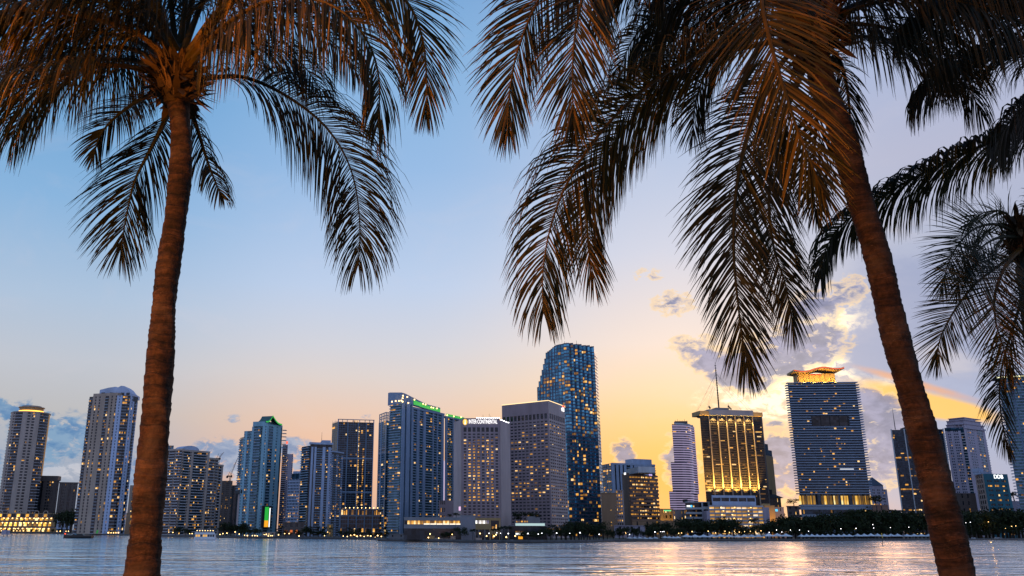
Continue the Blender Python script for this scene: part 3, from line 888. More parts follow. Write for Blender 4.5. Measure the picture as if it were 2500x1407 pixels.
a, c = at(1010,973,Y+13), at(1025,981,Y+23); d, e = at(1009,988,Y+13), at(1025,992,Y+23)
gl.quad(Vector((a.x,a.y-.4,d.z)),Vector((c.x,c.y-.4,e.z)),Vector((c.x,c.y-.4,c.z-1)),Vector((a.x,a.y-.4,a.z-1)))
B.part(gl, 'crest_light', emis('crest_green_glow', (0.06,0.62,0.09), .75))
mb = MB(); zg = at(1100,1012,Y+70).z
Fd.box(mb, Fd.L*.08, Fd.L*.98, z3, zg, -.4, .2); B.part(mb, 'green_panel', MATS['crest_green_glow'])
lamps = [(957,981),(966,979.5),(974,979),(980,978.5),(983,972.5),(984,966.5),(983,981),(997,984),(994.5,969.5)]
for (px,py) in lamps:
    p = at(px,py,Y-2); g = MB(); g.box(p.x-.55,p.x+.55,p.y-.3,p.y,p.z-.55,p.z+.55); B.part(g, 'crest_lamp', WARM)
for (px,py,dy_) in ((1012,976,12),(1033,986,26),(1039,988,30),(1053,995,38),(1058,996,42),(1067,997.5,48),(1092,1014,64),(1108,1017,74),(1126,1018.5,88)):
    p = at(px,py,Y+dy_-1); g = MB(); g.box(p.x-.5,p.x+.5,p.y-.5,p.y,p.z-.5,p.z+.5); B.part(g, 'crest_lamp', WARM)
# bright seam of light down the joint between the two halves
g = MB(); Fx = Face(C2, D1); p0 = at(1080,1120,Y+58)
g.box(D1.x-1.0, D1.x-.2, D1.y-1.8, D1.y-1.4, GZ+20, at(1080,1125,Y+60).z); B.part(g, 'light_strip', emis('violet_light_glow', (.75,.65,1.0), 1.1))
B.finish(maxb=100)
# terrace block between crested tower and hotel
Y = 790
A, C = at(1072,1225,Y), at(1112,1222,Y)
B = Bld('terrace_block', 'blank mauve terrace block with rooftop trees between crested tower and hotel', 'building', mid(A,C), MAUVE, GB)
zt = at(1090,1222,Y).z; B.body.prism(flatfoot(A,C,25), GZ, zt)
B.facade(A, lerp(A,C,.45), GZ, zt, 5, 'pwwwp', .4); B.facade(lerp(A,C,.45), C, GZ, zt, 1, 'P', 0)
B.finish(prismname='block')
# --- the hotel with its sign
Y = 700
W0 = at(1111,1027,Y+14); A = at(1128,1023,Y); C = at(1219,1023,Y); W1 = at(1241,1027,Y+22)
zt = A.z
B = Bld('hotel_tower', 'mauve stone hotel tower with a white lit name sign across its top', 'hotel', mid(A,C), MAUVE, GB)
B.body.prism(flatfoot(A,C,35), GZ, zt-.5)
zr = at(1170,1044,Y).z
zrow = zr-(zr-GZ)/34*34
F = Face(A,C)
# window wall: 8 bays, 34 rows
def hot(fr, f): return 0.0
B.facade(A,C,GZ,zr-5.0,35,'p'+'wp'*8,.02,wd=.6,ww=.86,wh=.52)
nf = 35; fh = (zr-5.0-GZ)/nf; tot = .5*9+8; kk = F.L/tot
for f in range(12,33):
    for j in range(8):
        u0 = kk*(.5+j*1.5); pr = 0
        if f >= 31: pr = .75 if j < 7 else .1
        elif 1 <= j <= 3 or 5 <= j <= 6: pr = .93
        elif j == 4: pr = .5 if f > 26 or f < 16 else .12
        else: pr = .18
        if B.rng.random() < pr: B.lamp_pane(F, u0+kk*.1, u0+kk*.9, GZ+f*fh+fh*.50, GZ+f*fh+fh*.96, .06)
for f in range(0,12):
    for j in range(8):
        if B.rng.random() < .12:
            u0 = kk*(.5+j*1.5); B.lamp_pane(F, u0+kk*.1, u0+kk*.9, GZ+f*fh+fh*.50, GZ+f*fh+fh*.96, .06)
F.box(B.wall, 0, F.L, zr-5.0, zr-3.6, -.2, .6); F.box(B.wall, 0, F.L, zr+.0, zt, -.2, .6)
for j in range(9): F.box(B.wall, kk*j*1.5, kk*(j*1.5+.5), zr-3.6, zr, 0, .58)
mb = MB(); F.box(mb, 0, F.L, zt-.4, zt+.5, -3, .8); B.part(mb, 'parapet', MAUVE)
# blind wings either side
for (p,q) in ((W0,(A.x,A.y)),((C.x,C.y),W1)):
    mb = MB(); f2 = Face(p,q); f2.box(mb, 0, f2.L, GZ, zt-1 , -4, 1.2); B.part(mb, 'blind_wing', MAUVE2)
mb = MB(); f2 = Face(W0,A); f2.box(mb, f2.L*.78, f2.L*1.02, GZ+22, zt-70, 1.25, 1.5); B.part(mb, 'light_strip', emis('pink_light_glow', (1.0,.62,.95), .9))
t_ = text('INTER·CONTINENTAL', F, F.L*.56, at(1180,1030.5,Y).z, 4.7, SIGNW, B.root, B.off, .9, thick=.03, sx=.50)
mb = MB(); zc = at(1136,1031,Y).z
mb.prism([(0,0)], 0, 0) if False else None
u = F.L*.082
ring = [(u+1.9*math.cos(2*PI*k/20), zc+2.5*math.sin(2*PI*k/20)) for k in range(20)]
i = len(mb.v); mb.v += [tuple(F.p(a,.95,z)) for a,z in ring]; mb.f.append(tuple(range(20)))
B.part(mb, 'emblem', emis('gold_sign_glow', (1.0,.55,.08), 1.3))
mb = MB(); F.box(mb, u-.28, u+.28, zc-1.3, zc+.6, .97, 1.05); F.box(mb, u-.28, u+.28, zc+1.0, zc+1.6, .97, 1.05); F.box(mb, u-.75, u+.75, zc-1.7, zc-1.3, .97, 1.05); B.part(mb, 'emblem_mark', SIGNW)
for k in range(13):
    g = MB(); uu = F.L*(.40+.05*k); F.box(g, uu-.4, uu+.4, zt+.6, zt+1.2, -.5, .2); B.part(g, 'roof_light', COOL)
f2 = Face(C,W1)
for k in range(4):
    g = MB(); uu = f2.L*(.15+.25*k); f2.box(g, uu-.4, uu+.4, zt-.8, zt-.2, 0, 1.3); B.part(g, 'roof_light', COOL)
mb = MB()
for k, (uu,h) in enumerate(((.58,3.5),(.66,2.2),(.75,4.5),(.79,2.8))): mb.tube([F.p(F.L*uu,-12,zt),F.p(F.L*uu,-12,zt+h+1.5)],[.15,.1],5)
B.part(mb, 'antenna', DARK)
B.finish(maxw=170)

# --- office block with the bank sign
Y = 830
Bc = at(1338,979,Y); A = at(1226,988,Y+34); C = at(1377,990,Y+40)
zt = Bc.z
B = Bld('office_block', 'mauve office block with thin window bands and a lit roof edge behind the hotel', 'office block', gz(Bc), MAUVE, GB)
B.body.prism(quadfoot(A,Bc,C), GZ, zt-.5)
zr0 = at(1338,1022,Y).z; zr1 = at(1338,1009,Y).z
def bands(p,q,nb,fl,lit,mat_wall):
    keep = B.wall; B.wall = MB(); F = Face(p,q)
    F.box(B.wall, 0, F.L, zr1, zt, -.3, .6)
    F.box(B.wall, 0, F.L, zr0-2, zr0, 0, .6)
    B.facade(p,q,zr0,zr1,1,'p'+'Wp'*nb,.0,wd=.6,wh=1.0,ww=.9)
    B.facade(p,q,GZ,zr0-2,fl,'p'+'Wp'*nb,lit,wd=.6,ww=.90,wh=.42)
    w_ = B.wall; B.wall = keep
    B.part(w_, 'wall', mat_wall)
    return F
F1 = bands(A,Bc,12,36,.17,MAUVE); F2 = bands(Bc,C,8,36,.20,MAUVE2)
mb = MB(); F1.box(mb, 0, F1.L, zt, zt+.7, -.5, .7); F2.box(mb, .7, F2.L, zt, zt+.7, -.5, .7); B.part(mb, 'roof_edge_light', emis('roof_edge_glow', (1.0,.72,.35), 1.6))
zsn = at(1370,998,Y+30).z
text('citi', F2, F2.L*.86, zsn, 7.0, SIGNW, B.root, B.off, .9, thick=.09)
arc = MB()
pts = [F2.p(F2.L*.86+2.3*math.cos(a)+.9, 1.0, zsn+2.0+1.6*math.sin(a)) for a in [PI*.1+PI*.8*k/8 for k in range(9)]]
arc.tube(pts, [.42]*9, 6); B.part(arc, 'red_arc', emis('red_sign_glow', (1.0,.05,.02), 1.6))
B.finish('core')

# --- tallest glass tower with stepped left shoulder and saw-tooth front
Y = 985
STEPS = [(1312,946),(1315.6,932),(1319.7,918),(1323.5,904),(1327,890),(1330.5,876.5),(1334,862),(1338,859),(1342,856),(1346,852.5),(1350,849),(1354,845.5),(1359,843)]
L0 = at(1312,946,Y+30); M0 = at(1376,842,Y)
B = Bld('stepped_glass_tower', 'tallest blue glass tower with a stepped left shoulder and saw-tooth front', 'tower', gz(M0), concrete('plum_frame', (0.11,0.10,0.15)), GS)
F = Face((L0.x,L0.y),(M0.x,M0.y))
zt = M0.z
us = [F.L*(p[0]-1312)/(1376-1312) for p in STEPS]+[F.L]
FH = (zt-GZ)/55
for k in range(len(STEPS)):
    zz = at(STEPS[k][0], STEPS[k][1], Y+30*(1-us[k]/F.L)).z
    a, c = F.p(us[k],0,0), F.p(us[k+1],0,0); d, e = F.p(us[k+1],-40,0), F.p(us[k],-40,0)
    B.body.prism([(a.x,a.y),(c.x,c.y),(d.x,d.y),(e.x,e.y)], GZ, zz)
    F.box(B.wall, us[k], us[k+1], zz-.8, zz+.2, -39, .25)
    F.box(B.wall, us[k]-.18, us[k]+.18, GZ, zz, -.2, .22)
# curtain-wall grid on this face, cut by the steps
npan = 9
ub = [F.L*(.0+j/npan) for j in range(npan+1)]
def topat(u):
    zz = 0
    for k in range(len(STEPS)):
        if u >= us[k]-.01: zz = at(STEPS[k][0], STEPS[k][1], Y+30*(1-us[k]/F.L)).z
    return zz
for j in range(npan):
    zz = topat(ub[j]+.2)
    F.box(B.wall, ub[j]-.28, ub[j]+.28, GZ, zz, 0, .3)
    f = 0
    while GZ+(f+1)*FH < zz:
        z_ = GZ+f*FH
        F.box(B.wall, ub[j], ub[j+1], z_, z_+FH*.2, 0, .2)
        fr = f/55
        pr = .12 + (.28 if f in (43,44,45,46,36,37,33) else 0)
        if B.rng.random() < pr: B.lamp_pane(F, ub[j]+.4, ub[j+1]-.4, z_+FH*.25, z_+FH*.92, .06)
        f += 1
# saw-tooth front: seven bays
R1 = at(1447,846,Y+22); zr = at(1410,845,Y+10).z
P = [lerp(M0,R1,j/7) for j in range(8)]
dirn = Face(M0,R1)
foot = []
for j in range(7):
    a = P[j]; c = P[j+1]
    mid_ = lerp(a,c,.62); mo = (mid_[0]+dirn.n.x*5.0, mid_[1]+dirn.n.y*5.0)
    foot += [a, mo]
    B.facade(a, mo, GZ, zr-(j*.5), 55, 'gg', .11, band=.34)
    B.facade(mo, c, GZ, zr-(j*.5), 55, 'g', .05, band=.34)
E1 = at(1457,850,Y+50)
foot += [(R1.x,R1.y),(E1.x,E1.y),(E1.x-4,E1.y+20),(M0.x-2,M0.y+60)]
B.body.prism(foot, GZ, zr)
B.facade(R1,E1,GZ,zr-4,55,'ggg',.07,band=.22)
mb = MB()
for j in range(7):
    a = P[j]; c = P[j+1]; mid_ = lerp(a,c,.62); mo = (mid_[0]+dirn.n.x*5.2, mid_[1]+dirn.n.y*5.2)
    mb.prism([a,mo,c,(c[0],c[1]+8),(a[0],a[1]+8)], zr, zr+1.2+.6*(j%2))
B.part(mb, 'roof_edge', MATS['plum_frame'])
for uu,h in ((.06,5),(.13,4),(.47,8),(.52,5),(.6,3),(.92,5),(.99,4)):
    mb = MB(); p = lerp(M0,R1,uu); mb.tube([(p[0],p[1]+6,zr),(p[0],p[1]+6,zr+h)],[.3,.15],5); mb.box(p[0]-.7,p[0]+.7,p[1]+5.4,p[1]+6.6,zr,zr+2.0+h*.12); B.part(mb, 'antenna', DARK)
B.finish(maxw=130)

# --- hotel podium: low museum-like blocks on the quay
def block(name, label, cat, a, c, ytop, Y, depth, mat, ybot=None, pat=None, fl=1, lit=0, glz=GB, **kw):
    A, C = at(*a, Y), at(*c, Y); zt = at((a[0]+c[0])/2, ytop, Y).z
    z0 = GZ if ybot is None else at((a[0]+c[0])/2, ybot, Y).z
    B = Bld(name, label, cat, (*mid(A,C)[:2], z0), mat, glz)
    B.zt = zt; B.F = Face(A,C)
    B.body.prism(flatfoot(A,C,depth), z0, zt)
    if pat: B.facade(A,C,z0,zt-.8,fl,pat,lit,**kw)
    mb = MB(); B.F.box(mb, -.2, B.F.L+.2, zt-.6, zt+.3, -2, .75); B.part(mb, 'parapet', mat)
    return B
B = block('podium_building', 'low grey podium with an amber glazed ribbon left of the curved wall', 'building', (986,1290),(1128,1290), 1264, 660, 28, GREYC)
zt = B.zt; F = B.F
z1 = at(1050,1271,660).z; z2 = at(1050,1281,660).z
F.box(B.wall, 0, F.L, GZ+8, z2, -.2, .6); F.box(B.wall, 0, F.L, z1, zt-.6, -.2, .7)
for k in range(9): F.box(B.wall, F.L*k/9, F.L*k/9+.35, z2, z1, 0, .5)
F.box(B.wall, 0, F.L, GZ, GZ+8, -3, -2.5)
for k in range(26): B.lamp_pane(F, F.L*(.06+.036*k), F.L*(.094+.036*k), z2+(.8 if k > 8 else .2), z1-.2, .1, emis('amber_ribbon_glow', (1.0,.45,.06), .9, True))
mb = MB(); F.quad(mb, F.L*.34, F.L*.985, z2, z2+.75, .12); B.part(mb, 'light_ribbon', emis('cream_ribbon_glow', (1.0,.86,.66), 1.5))
for k in range(7): 
    g = MB(); u = F.L*(.06+.15*k); F.box(g, u, u+.6, GZ, GZ+8, -2.4, -1.8); B.part(g, 'column', GREYC)
B.finish('core')
B = block('curved_wall_building', 'windowless grey drum of the podium right at the water edge', 'building', (1124,1290),(1161,1290), 1259, 636, 14, GREYC)
F = B.F
pts = [(F.L*(.5-.5*math.cos(PI*k/12)), 3.2*math.sin(PI*k/12)) for k in range(13)]
mb = MB(); poly = [F.p(u,d+.3,0) for u,d in pts]; mb.prism([(p.x,p.y) for p in poly], GZ-.4, B.zt-.6); B.part(mb, 'curved_wall', concrete('grey_render', (0.20,0.20,0.235), .12))
B.finish('core')
B = block('podium_building', 'gold lit podium block with white ribbon window below the hotel', 'building', (1160,1300),(1222,1300), 1266, 668, 20, GOLDC)
F = B.F; z1, z2, z3 = at(1180,1271,668).z, at(1180,1279,668).z, at(1180,1293,668).z
F.box(B.wall, 0, F.L*.56, z3, z2, -1, .6); F.box(B.wall, 0, F.L, z1, B.zt-.6, -.2, .6); F.box(B.wall, F.L*.56, F.L*.62, GZ, z1, 0, .6); F.box(B.wall, F.L*.94, F.L, GZ, z1, 0, .6); F.box(B.wall, F.L*.62, F.L*.94, GZ+4, GZ+7, 0, .6)
for k in range(7): B.lamp_pane(F, F.L*(.01+.078*k), F.L*(.08+.078*k), z2, z1, .1, emis('cool_ribbon_glow', (1.0,.90,.80), 1.1, True))
for k, (u,z) in enumerate(((.66,GZ+8),(.78,GZ+8),(.66,GZ+1))): B.lamp_pane(F, F.L*u, F.L*(u+.10), z, z+3.0, .1)
for u in (.12,.36): 
    g = MB(); F.box(g, F.L*u, F.L*u+.9, GZ, z3, -.6, .3); B.part(g, 'column', GREYC)
B.finish('core')
B = block('podium_building', 'grey pavilion with pale turquoise glass band in front of the office block', 'building', (1243,1300),(1334,1300), 1283, 690, 22, GREYC)
F = B.F; z1 = at(1290,1277,690).z; z0 = at(1290,1283,690).z
mb = MB(); F.quad(mb, F.L*.17, F.L*.96, z0-.3, z1-.3, .78); B.part(mb, 'glass_band', emis('turquoise_band_glow', (.62,.85,.86), .75))
mb = MB(); F.box(mb, F.L*.16, F.L*.98, z1-.3, z1+.5, -10, .9); F.box(mb, F.L*.50, F.L*.72, z1+.5, z1+5, -9, -2); F.box(mb, F.L*.72, F.L*.84, z1+.5, z1+4.2, -9, -1.5); B.part(mb, 'roof_block', GREYC)
for k in range(5): B.lamp_pane(F, F.L*(.18+.07*k), F.L*(.235+.07*k), z1+.5, z1+1.6, 1.0, None)
for k in range(5): B.lamp_pane(F, F.L*(.17+.045*k), F.L*(.205+.045*k), GZ+5.4, GZ+6.6, .8, None)
mb = MB(); F.quad(mb, F.L*.17, F.L*.40, GZ+3.6, GZ+5.0, .8); B.part(mb, 'canopy_light', emis('white_band_glow', (.95,.97,.92), 1.2))
mb = MB(); F.quad(mb, F.L*.24, F.L*.36, GZ+.4, GZ+2.6, .8); B.part(mb, 'doorway', MATS['amber_glow'])
B.finish('block')

# --- right of the glass tower: white slab, brown office, warm theatre
Y = 1230
A, Bc, C = at(1466,1136,Y+40), at(1493,1131,Y), at(1598,1124,Y+30)
B = Bld('slab_block', 'long pale blue slab block with dark vertical window shafts behind the brown office', 'apartment block', mid(A,C), BLUEW, GB, RAILB)
B.body.prism(quadfoot(A,Bc,C), GZ, Bc.z)
sh = B.wall; B.wall = MB()
B.facade(A,Bc,GZ,Bc.z,26,'pgbpgbp',.16); lw = B.wall; B.wall = sh; B.part(lw, 'side_wall', STEEL)
F = B.facade(Bc,C,GZ,Bc.z-2,26,'PvPvPvPbPvPPPPPPPb',.04,wd=.8)
mb = MB(); F.box(mb, 0, F.L, Bc.z-2, Bc.z+.5, -1, 1.0); zp = at(1565,1118,Y).z
F.box(mb, F.L*.52, F.L*.95, Bc.z, zp, -22, -2); B.part(mb, 'parapet', BLUEW)
mb = MB()
for k in range(24): z_ = GZ+8+k*(Bc.z-14)/24; F.box(mb, F.L, F.L+1.6, z_, z_+.5, -10, .5)
B.part(mb, 'balcony', RAIL)['kind'] = 'stuff'; B.finish()
Y = 1030
A, Bc, C = at(1519,1152,Y+26), at(1535,1154,Y), at(1604,1158,Y+20)
B = Bld('brown_office', 'brown office block with curved amber window bands and a white name sign', 'office block', gz(Bc), RUST, GB)
zt = Bc.z
bow = [lerp(Bc,C,t) for t in (0,.25,.5,.75,1)]
Fx = Face(Bc,C); bow = [(p[0]+Fx.n.x*o, p[1]+Fx.n.y*o) for p,o in zip(bow,(0,2.6,3.4,2.4,0))]
B.body.prism([(A.x,A.y)]+bow+BK(A,C,25), GZ, zt-3)
F1 = Face(A,Bc); F1.box(B.wall, 0, F1.L, GZ, zt, -.3, .6)
z0 = at(1560,1272,Y).z; zz1 = at(1560,1163,Y).z
for k in range(4):
    F = B.facade(bow[k],bow[k+1],z0,zz1,12,'s',.0,wh=.45,wd=1.0)
    for f in range(12):
        for q in range(3):
            if B.rng.random() < (.9 if f in (1,2,9,10,11) else .55): 
                z_ = z0+(zz1-z0)*(f+.58)/12; B.lamp_pane(F, F.L*q/3+.1, F.L*(q+1)/3-.15, z_, z_+(zz1-z0)/12*.38, .1)
    F.box(B.wall, 0, F.L, zz1, zt-2.5, -.2, 1.0); F.box(B.wall, 0, F.L, GZ, z0, -.2, .9)
mb = MB(); F1.box(mb, 2, F1.L+24, zt-1.5, at(1540,1143,Y).z, -24, -4); B.part(mb, 'penthouse', WHITE)
text('VITAS', F1, F1.L*.52, at(1527,1155.5,Y).z, 3.6, SIGNW, B.root, B.off, .9, thick=.05, sx=.8)
text('VITAS', Face(bow[2],bow[3]), Face(bow[2],bow[3]).L*.75, at(1592,1158.8,Y).z, 2.6, emis('lilac_sign_glow', (.7,.5,1.0), 1.2), B.root, B.off, 1.2, thick=.03, sx=.8)
B.finish(maxw=120)
Y = 960
B = block('warm_block', 'blank brown block with a lattice truss on its roof beside the tallest glass tower', 'building', (1469,1250),(1507,1250), 1204, Y, 25, TAN)
F = B.F
tr = MB()
zt = B.zt
for k in range(7):
    u0, u1 = F.L*(.0+.14*k), F.L*(.14+.14*k)
    tr.tube([F.p(u0,.3,zt),F.p((u0+u1)/2,.3,zt+2.6),F.p(u1,.3,zt)],[.16]*3,5)
tr.tube([F.p(0,.3,zt+2.6),F.p(F.L,.3,zt+2.6)],[.18]*2,5)
B.part(tr, 'roof_truss', RAILL)
tr = MB()
for k in range(9):
    z_ = GZ+2+k*3.6; tr.tube([F.p(F.L*.86,.6,z_),F.p(F.L*1.0,.6,z_+1.8),F.p(F.L*.86,.6,z_+3.6)],[.14]*3,5)
B.part(tr, 'stair_lattice', RAILL)
F.box(B.wall, 0, F.L, GZ, zt-.6, 0, .2)
for f in range(10):
    if B.rng.random()<.5: B.lamp_pane(F, F.L*(.3+.3*B.rng.random()), F.L*.62, GZ+6+f*3.2, GZ+7+f*3.2, .3)
B.finish('core')
B = block('small_office', 'small amber-windowed office squeezed between the truss-roofed block and brown office', 'office block', (1503,1250),(1524,1250), 1197, 1000, 20, MAUVE2, pat='pwwwp', fl=13, lit=.75)
B.finish()

# --- three-tier rounded tower washed in violet light
Y = 1450
def arcface(xl, xr, ytop, bulge, npt=9):
    P0, P1 = at(xl,ytop,Y), at(xr,ytop,Y+30)
    F = Face(P0,P1)
    return [F.p(F.L*t, bulge*math.sin(PI*min(1,t*1.15)) if t*1.15 < 1 else 0, 0) for t in [k/(npt-1) for k in range(npt)]], F
tiers = [(1633.5,1703,1247,1200,16),(1637.5,1701,1200,1129,13),(1640,1694,1129,1037,11)]
c_ = at(1668,1245,Y)
B = Bld('tiered_tower', 'slender rounded tower in three tiers, white floors washed in violet light', 'tower', gz(c_), WHITE, GP)
VIO = emis('violet_floor_glow', (.70,.56,.92), .42)  # floodlight on the white floors, put in as their own glow
nb = 0
for (xl,xr,yb,yt,bl) in tiers:
    ar, F = arcface(xl, xr, yt, bl)
    zt = at((xl+xr)/2, yt, Y).z; zb = GZ if yb > 1240 else at((xl+xr)/2, yb, Y).z-3
    foot = [(p.x,p.y) for p in ar]+BK(ar[0],ar[-1],25)
    B.body.prism(foot, zb, zt)
    fl = max(4, int((zt-zb)/3.7))
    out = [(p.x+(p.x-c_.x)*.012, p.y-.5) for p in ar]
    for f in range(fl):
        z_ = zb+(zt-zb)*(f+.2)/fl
        mb = MB(); mb.prism(out+BK(ar[0],ar[-1],24), z_, z_+(zt-zb)/fl*.46); B.part(mb, 'floodlit_band', VIO)
    for k in range(len(ar)-1):
        F = Face(ar[k],ar[k+1])
        for f in range(fl):
            if B.rng.random() < (.12 if yt < 1100 else .03): z_ = zb+(zt-zb)*(f+.65)/fl; B.lamp_pane(F, 0, F.L*.8, z_, z_+2, .4)
ar, F = arcface(1646, 1692, 1037, 9)
foot = [(p.x,p.y) for p in ar]+BK(ar[0],ar[-1],20)
z0, z1 = at(1668,1037,Y).z, at(1668,1033,Y).z
mb = MB(); mb.prism(foot, z0, z1); B.part(mb, 'crown', WHITE)
mb = MB(); zt = at(1668,1028,Y).z; ct = at(1668,1033,Y); mb.prism([(ct.x-13,c_.y+4),(ct.x+8,c_.y+2),(ct.x+10,c_.y+14),(ct.x-11,c_.y+18)], z1, zt)
for q in range(6): mb.tube([(ct.x-12+q*4,c_.y+5,zt),(ct.x-12+q*4,c_.y+5,zt+2+2*(q%3==1))],[.25,.2],5)
B.part(mb, 'penthouse', BROWN); B.finish()

# --- black tower with the mast and gold up-lights
Y = 1060
A = at(1708,1010,Y); C = at(1855,1003,Y+14); D = at(1859,1012,Y+40)
zt = at(1780,1007,Y+5).z
B = Bld('black_office_tower', 'black office tower with white fins, gold up-lighting and a tall roof mast', 'office tower', mid(A,C), concrete('bronze_spandrel', (0.022,0.017,0.018)), GD)
F = Face(A,C)
zb = at(1790,1233,Y).z
B.body.prism([(A.x,A.y),(C.x,C.y),(D.x,D.y)]+BK(A,D,30), GZ, zt-1)
nf = 36; fh = (zt-8-zb)/nf
for f in range(nf):
    z_ = zb+f*fh
    F.box(B.wall, 0, F.L, z_, z_+fh*.46, 0, .55)
    pl = .5 if f in (10,12,16,19,20,22) else .20
    k = 0
    while k < 56:
        run = B.rng.randint(1,7)
        if B.rng.random() < pl*.55:
            B.lamp_pane(F, F.L*k/56+.15, F.L*min(56,k+run)/56-.15, z_+fh*.5, z_+fh*.95, .1)
        k += run
    for k in range(57): F.box(B.wall, F.L*k/56-.09, F.L*k/56+.09, z_+fh*.46, z_+fh, 0, .3)
mb = MB(); F.box(mb, F.L*.135, F.L*.862, zt-4.2, zt+2.8, -30, 3.4); B.part(mb, 'roof_canopy', concrete('grey_canopy', (0.26,0.28,0.34)))
mb = MB(); F.box(mb, -.8, F.L*.134, zt-4.6, zt+.8, -20, 2.6); F.box(mb, F.L*.863, F.L+2, zt-4.2, zt+.9, -20, 2.6); B.part(mb, 'roof_wing', GOLDC)
for k in range(6):
    u = F.L*(.14+.1435*k); mb = MB(); F.box(mb, u-.45, u+.45, zb, zt-4.3, 0, 1.8); B.part(mb, 'fin', concrete('fin_stone', (.34,.30,.26)))
Fs = Face(C,D); mb = MB(); Fs.box(mb, 0, Fs.L, GZ, zt-1, 0, .5); B.part(mb, 'side_wall', DARK)
zp = at(1790,996,Y).z
mb = MB(); F.box(mb, F.L*.31, F.L*.52, zt+2.8, zp+1.5, -18, -5); F.box(mb, F.L*.28, F.L*.56, zt+2.8, zp-2.5, -20, -4); B.part(mb, 'penthouse', GREYC)
for (u,h) in ((.19,7),(.205,5),(.51,9),(.53,6),(.55,4)):
    mb = MB(); mb.tube([F.p(F.L*u,-4,zt+2.6),F.p(F.L*u,-4,zt+2.6+h)],[.3,.18],5); mb.box(*[v for pr in zip(F.p(F.L*u,-4,0)[:2],F.p(F.L*u,-4,0)[:2]) for v in (pr[0]-.8,pr[1]+.8)], zt+2.6+h*.5, zt+2.6+h*.75); B.part(mb, 'antenna', DARK)
# terrace and lit lower shoulders
F.box(B.wall, F.L*.02, F.L*.125, zb-9, zb, -1, .3); 
mb = MB(); F.box(mb, 0, F.L*.145, zb-14, zb-1, -2, 2.4); F.box(mb, F.L*.87, F.L*1.0, zb-12, zb+2, -2, 2.4); B.part(mb, 'shoulder', GOLDC)
mb = MB(); z1, z2 = at(1790,1218,Y).z, at(1790,1233,Y).z
B.finish(maxw=100)
MAST = at(1755,996,Y+12)
mt = MAST.z; mtop = at(1747,884,Y+12)
mb = MB(); mb.tube([(MAST.x,MAST.y,mt-6),(MAST.x,MAST.y,mt+14),(MAST.x,MAST.y,mtop.z-12),(MAST.x,MAST.y,mtop.z)],[1.0,.8,.55,.15],8)
for k in range(16): z_ = mt+6+k*3.2; mb.box(MAST.x-.9,MAST.x+.9,MAST.y-.9,MAST.y+.9,z_,z_+.4)
B.part(mb, 'mast', DARK)
for (px,py) in ((1688,1000),(1700,1000),(1722,1000),(1815,1000),(1832,1000),(1842,1000)):
    for h in (.55,.75):
        if (px in (1700,1832)) and h == .55: continue
        mb = MB(); e = at(px,py,Y+20); e.z = zt+.8; e.x = min(max(e.x, A.x+.5), C.x-.5)
        mb.tube([(MAST.x,MAST.y,mt+(mtop.z-mt)*h),e],[.09,.09],4); B.part(mb, 'guy_wire', concrete('wire_steel', (.25,.24,.24)))
# shoulder tower right behind it with gold edge
Y2 = 1140
A2, C2 = at(1850,1090,Y2), at(1884,1098,Y2+40)
Bb = Bld('gold_edge_tower', 'narrow gold lit tower edge showing right behind the black office tower', 'tower', mid(A2,C2), GOLDC, GT)
zt2 = at(1870,1094,Y2).z
Bb.body.prism(flatfoot(A2,C2,30), GZ, zt2); F2 = Face(A2,C2); F2.box(Bb.wall, 0, F2.L, GZ, zt2-8, -.5, .6)
mb = MB(); F2.box(mb, F2.L*.2, F2.L*.8, zt2, zt2+8, -20, -1); Bb.part(mb, 'penthouse', GT); Bb.finish()
# white terrace storey and the lit parking garage below
Yg = 985
A3, C3 = at(1744,1300,Yg), at(1851,1300,Yg+6)
F3 = Face(A3,C3); Bg = Bld('terrace_deck', 'pale blue terrace storey with five dark openings above the lit parking decks', 'building', mid(A3,C3), BLUEW, GB)
z0, z1 = at(1790,1234,Yg).z, at(1790,1211,Yg).z
Bg.body.prism(flatfoot(A3,C3,30), z0, z1)
F3.box(Bg.wall, 0, F3.L, z0, z0+(z1-z0)*.42, -.2, .7); F3.box(Bg.wall, 0, F3.L, z0+(z1-z0)*.80, z1+.6, -.2, .9)
for k in range(6): F3.box(Bg.wall, F3.L*k/5.05, F3.L*k/5.05+.9, z0, z1, 0, .65)
Bg.finish('core'); deckF, deckz = F3, z1
A4, C4 = at(1736,1300,Yg-8), at(1869,1300,Yg-2)
F4 = Face(A4,C4); Bg = Bld('parking_garage', 'open parking garage with pale parapets and glowing amber decks', 'parking garage', mid(A4,C4), concrete('garage_parapet', (0.42,0.43,0.50)), GD)
zt4 = at(1800,1234,Yg-8).z
PG = emis('parking_deck_glow', (1.0,.50,.10), .75, True)
a_, c_2 = F4.p(0,-1.2,0), F4.p(F4.L,-1.2,0); e_, d_ = [Vector((*q,0)) for q in reversed(BK(a_,c_2,28))]
Bg.body.prism([(a_.x,a_.y),(c_2.x,c_2.y),(d_.x,d_.y),(e_.x,e_.y)], GZ, zt4-1)
for f in range(9):
    z_ = GZ+(zt4-GZ)*f/9; h_ = (zt4-GZ)/9
    mb = MB(); F4.box(mb, 0, F4.L, z_+h_*.55, z_+h_, -1.2, .3); Bg.part(mb, 'parapet', Bg.wallm)
    for k in range(10): Bg.lamp_pane(F4, F4.L*k/10+.4, F4.L*(k+1)/10-.3, z_+.1, z_+h_*.53, -.9, PG)
    for k in (2,4,7):
        g = MB(); u = F4.L*(k+.1+Bg.rng.random()*.6)/10; F4.box(g, u, u+1.2, z_+h_*.40, z_+h_*.50, -.8, -.3); Bg.part(g, 'deck_lamp', WARM)
for k in range(11): F4.box(Bg.wall, F4.L*k/10-.25, F4.L*k/10+.25, GZ, zt4-.5, -.9, .1)
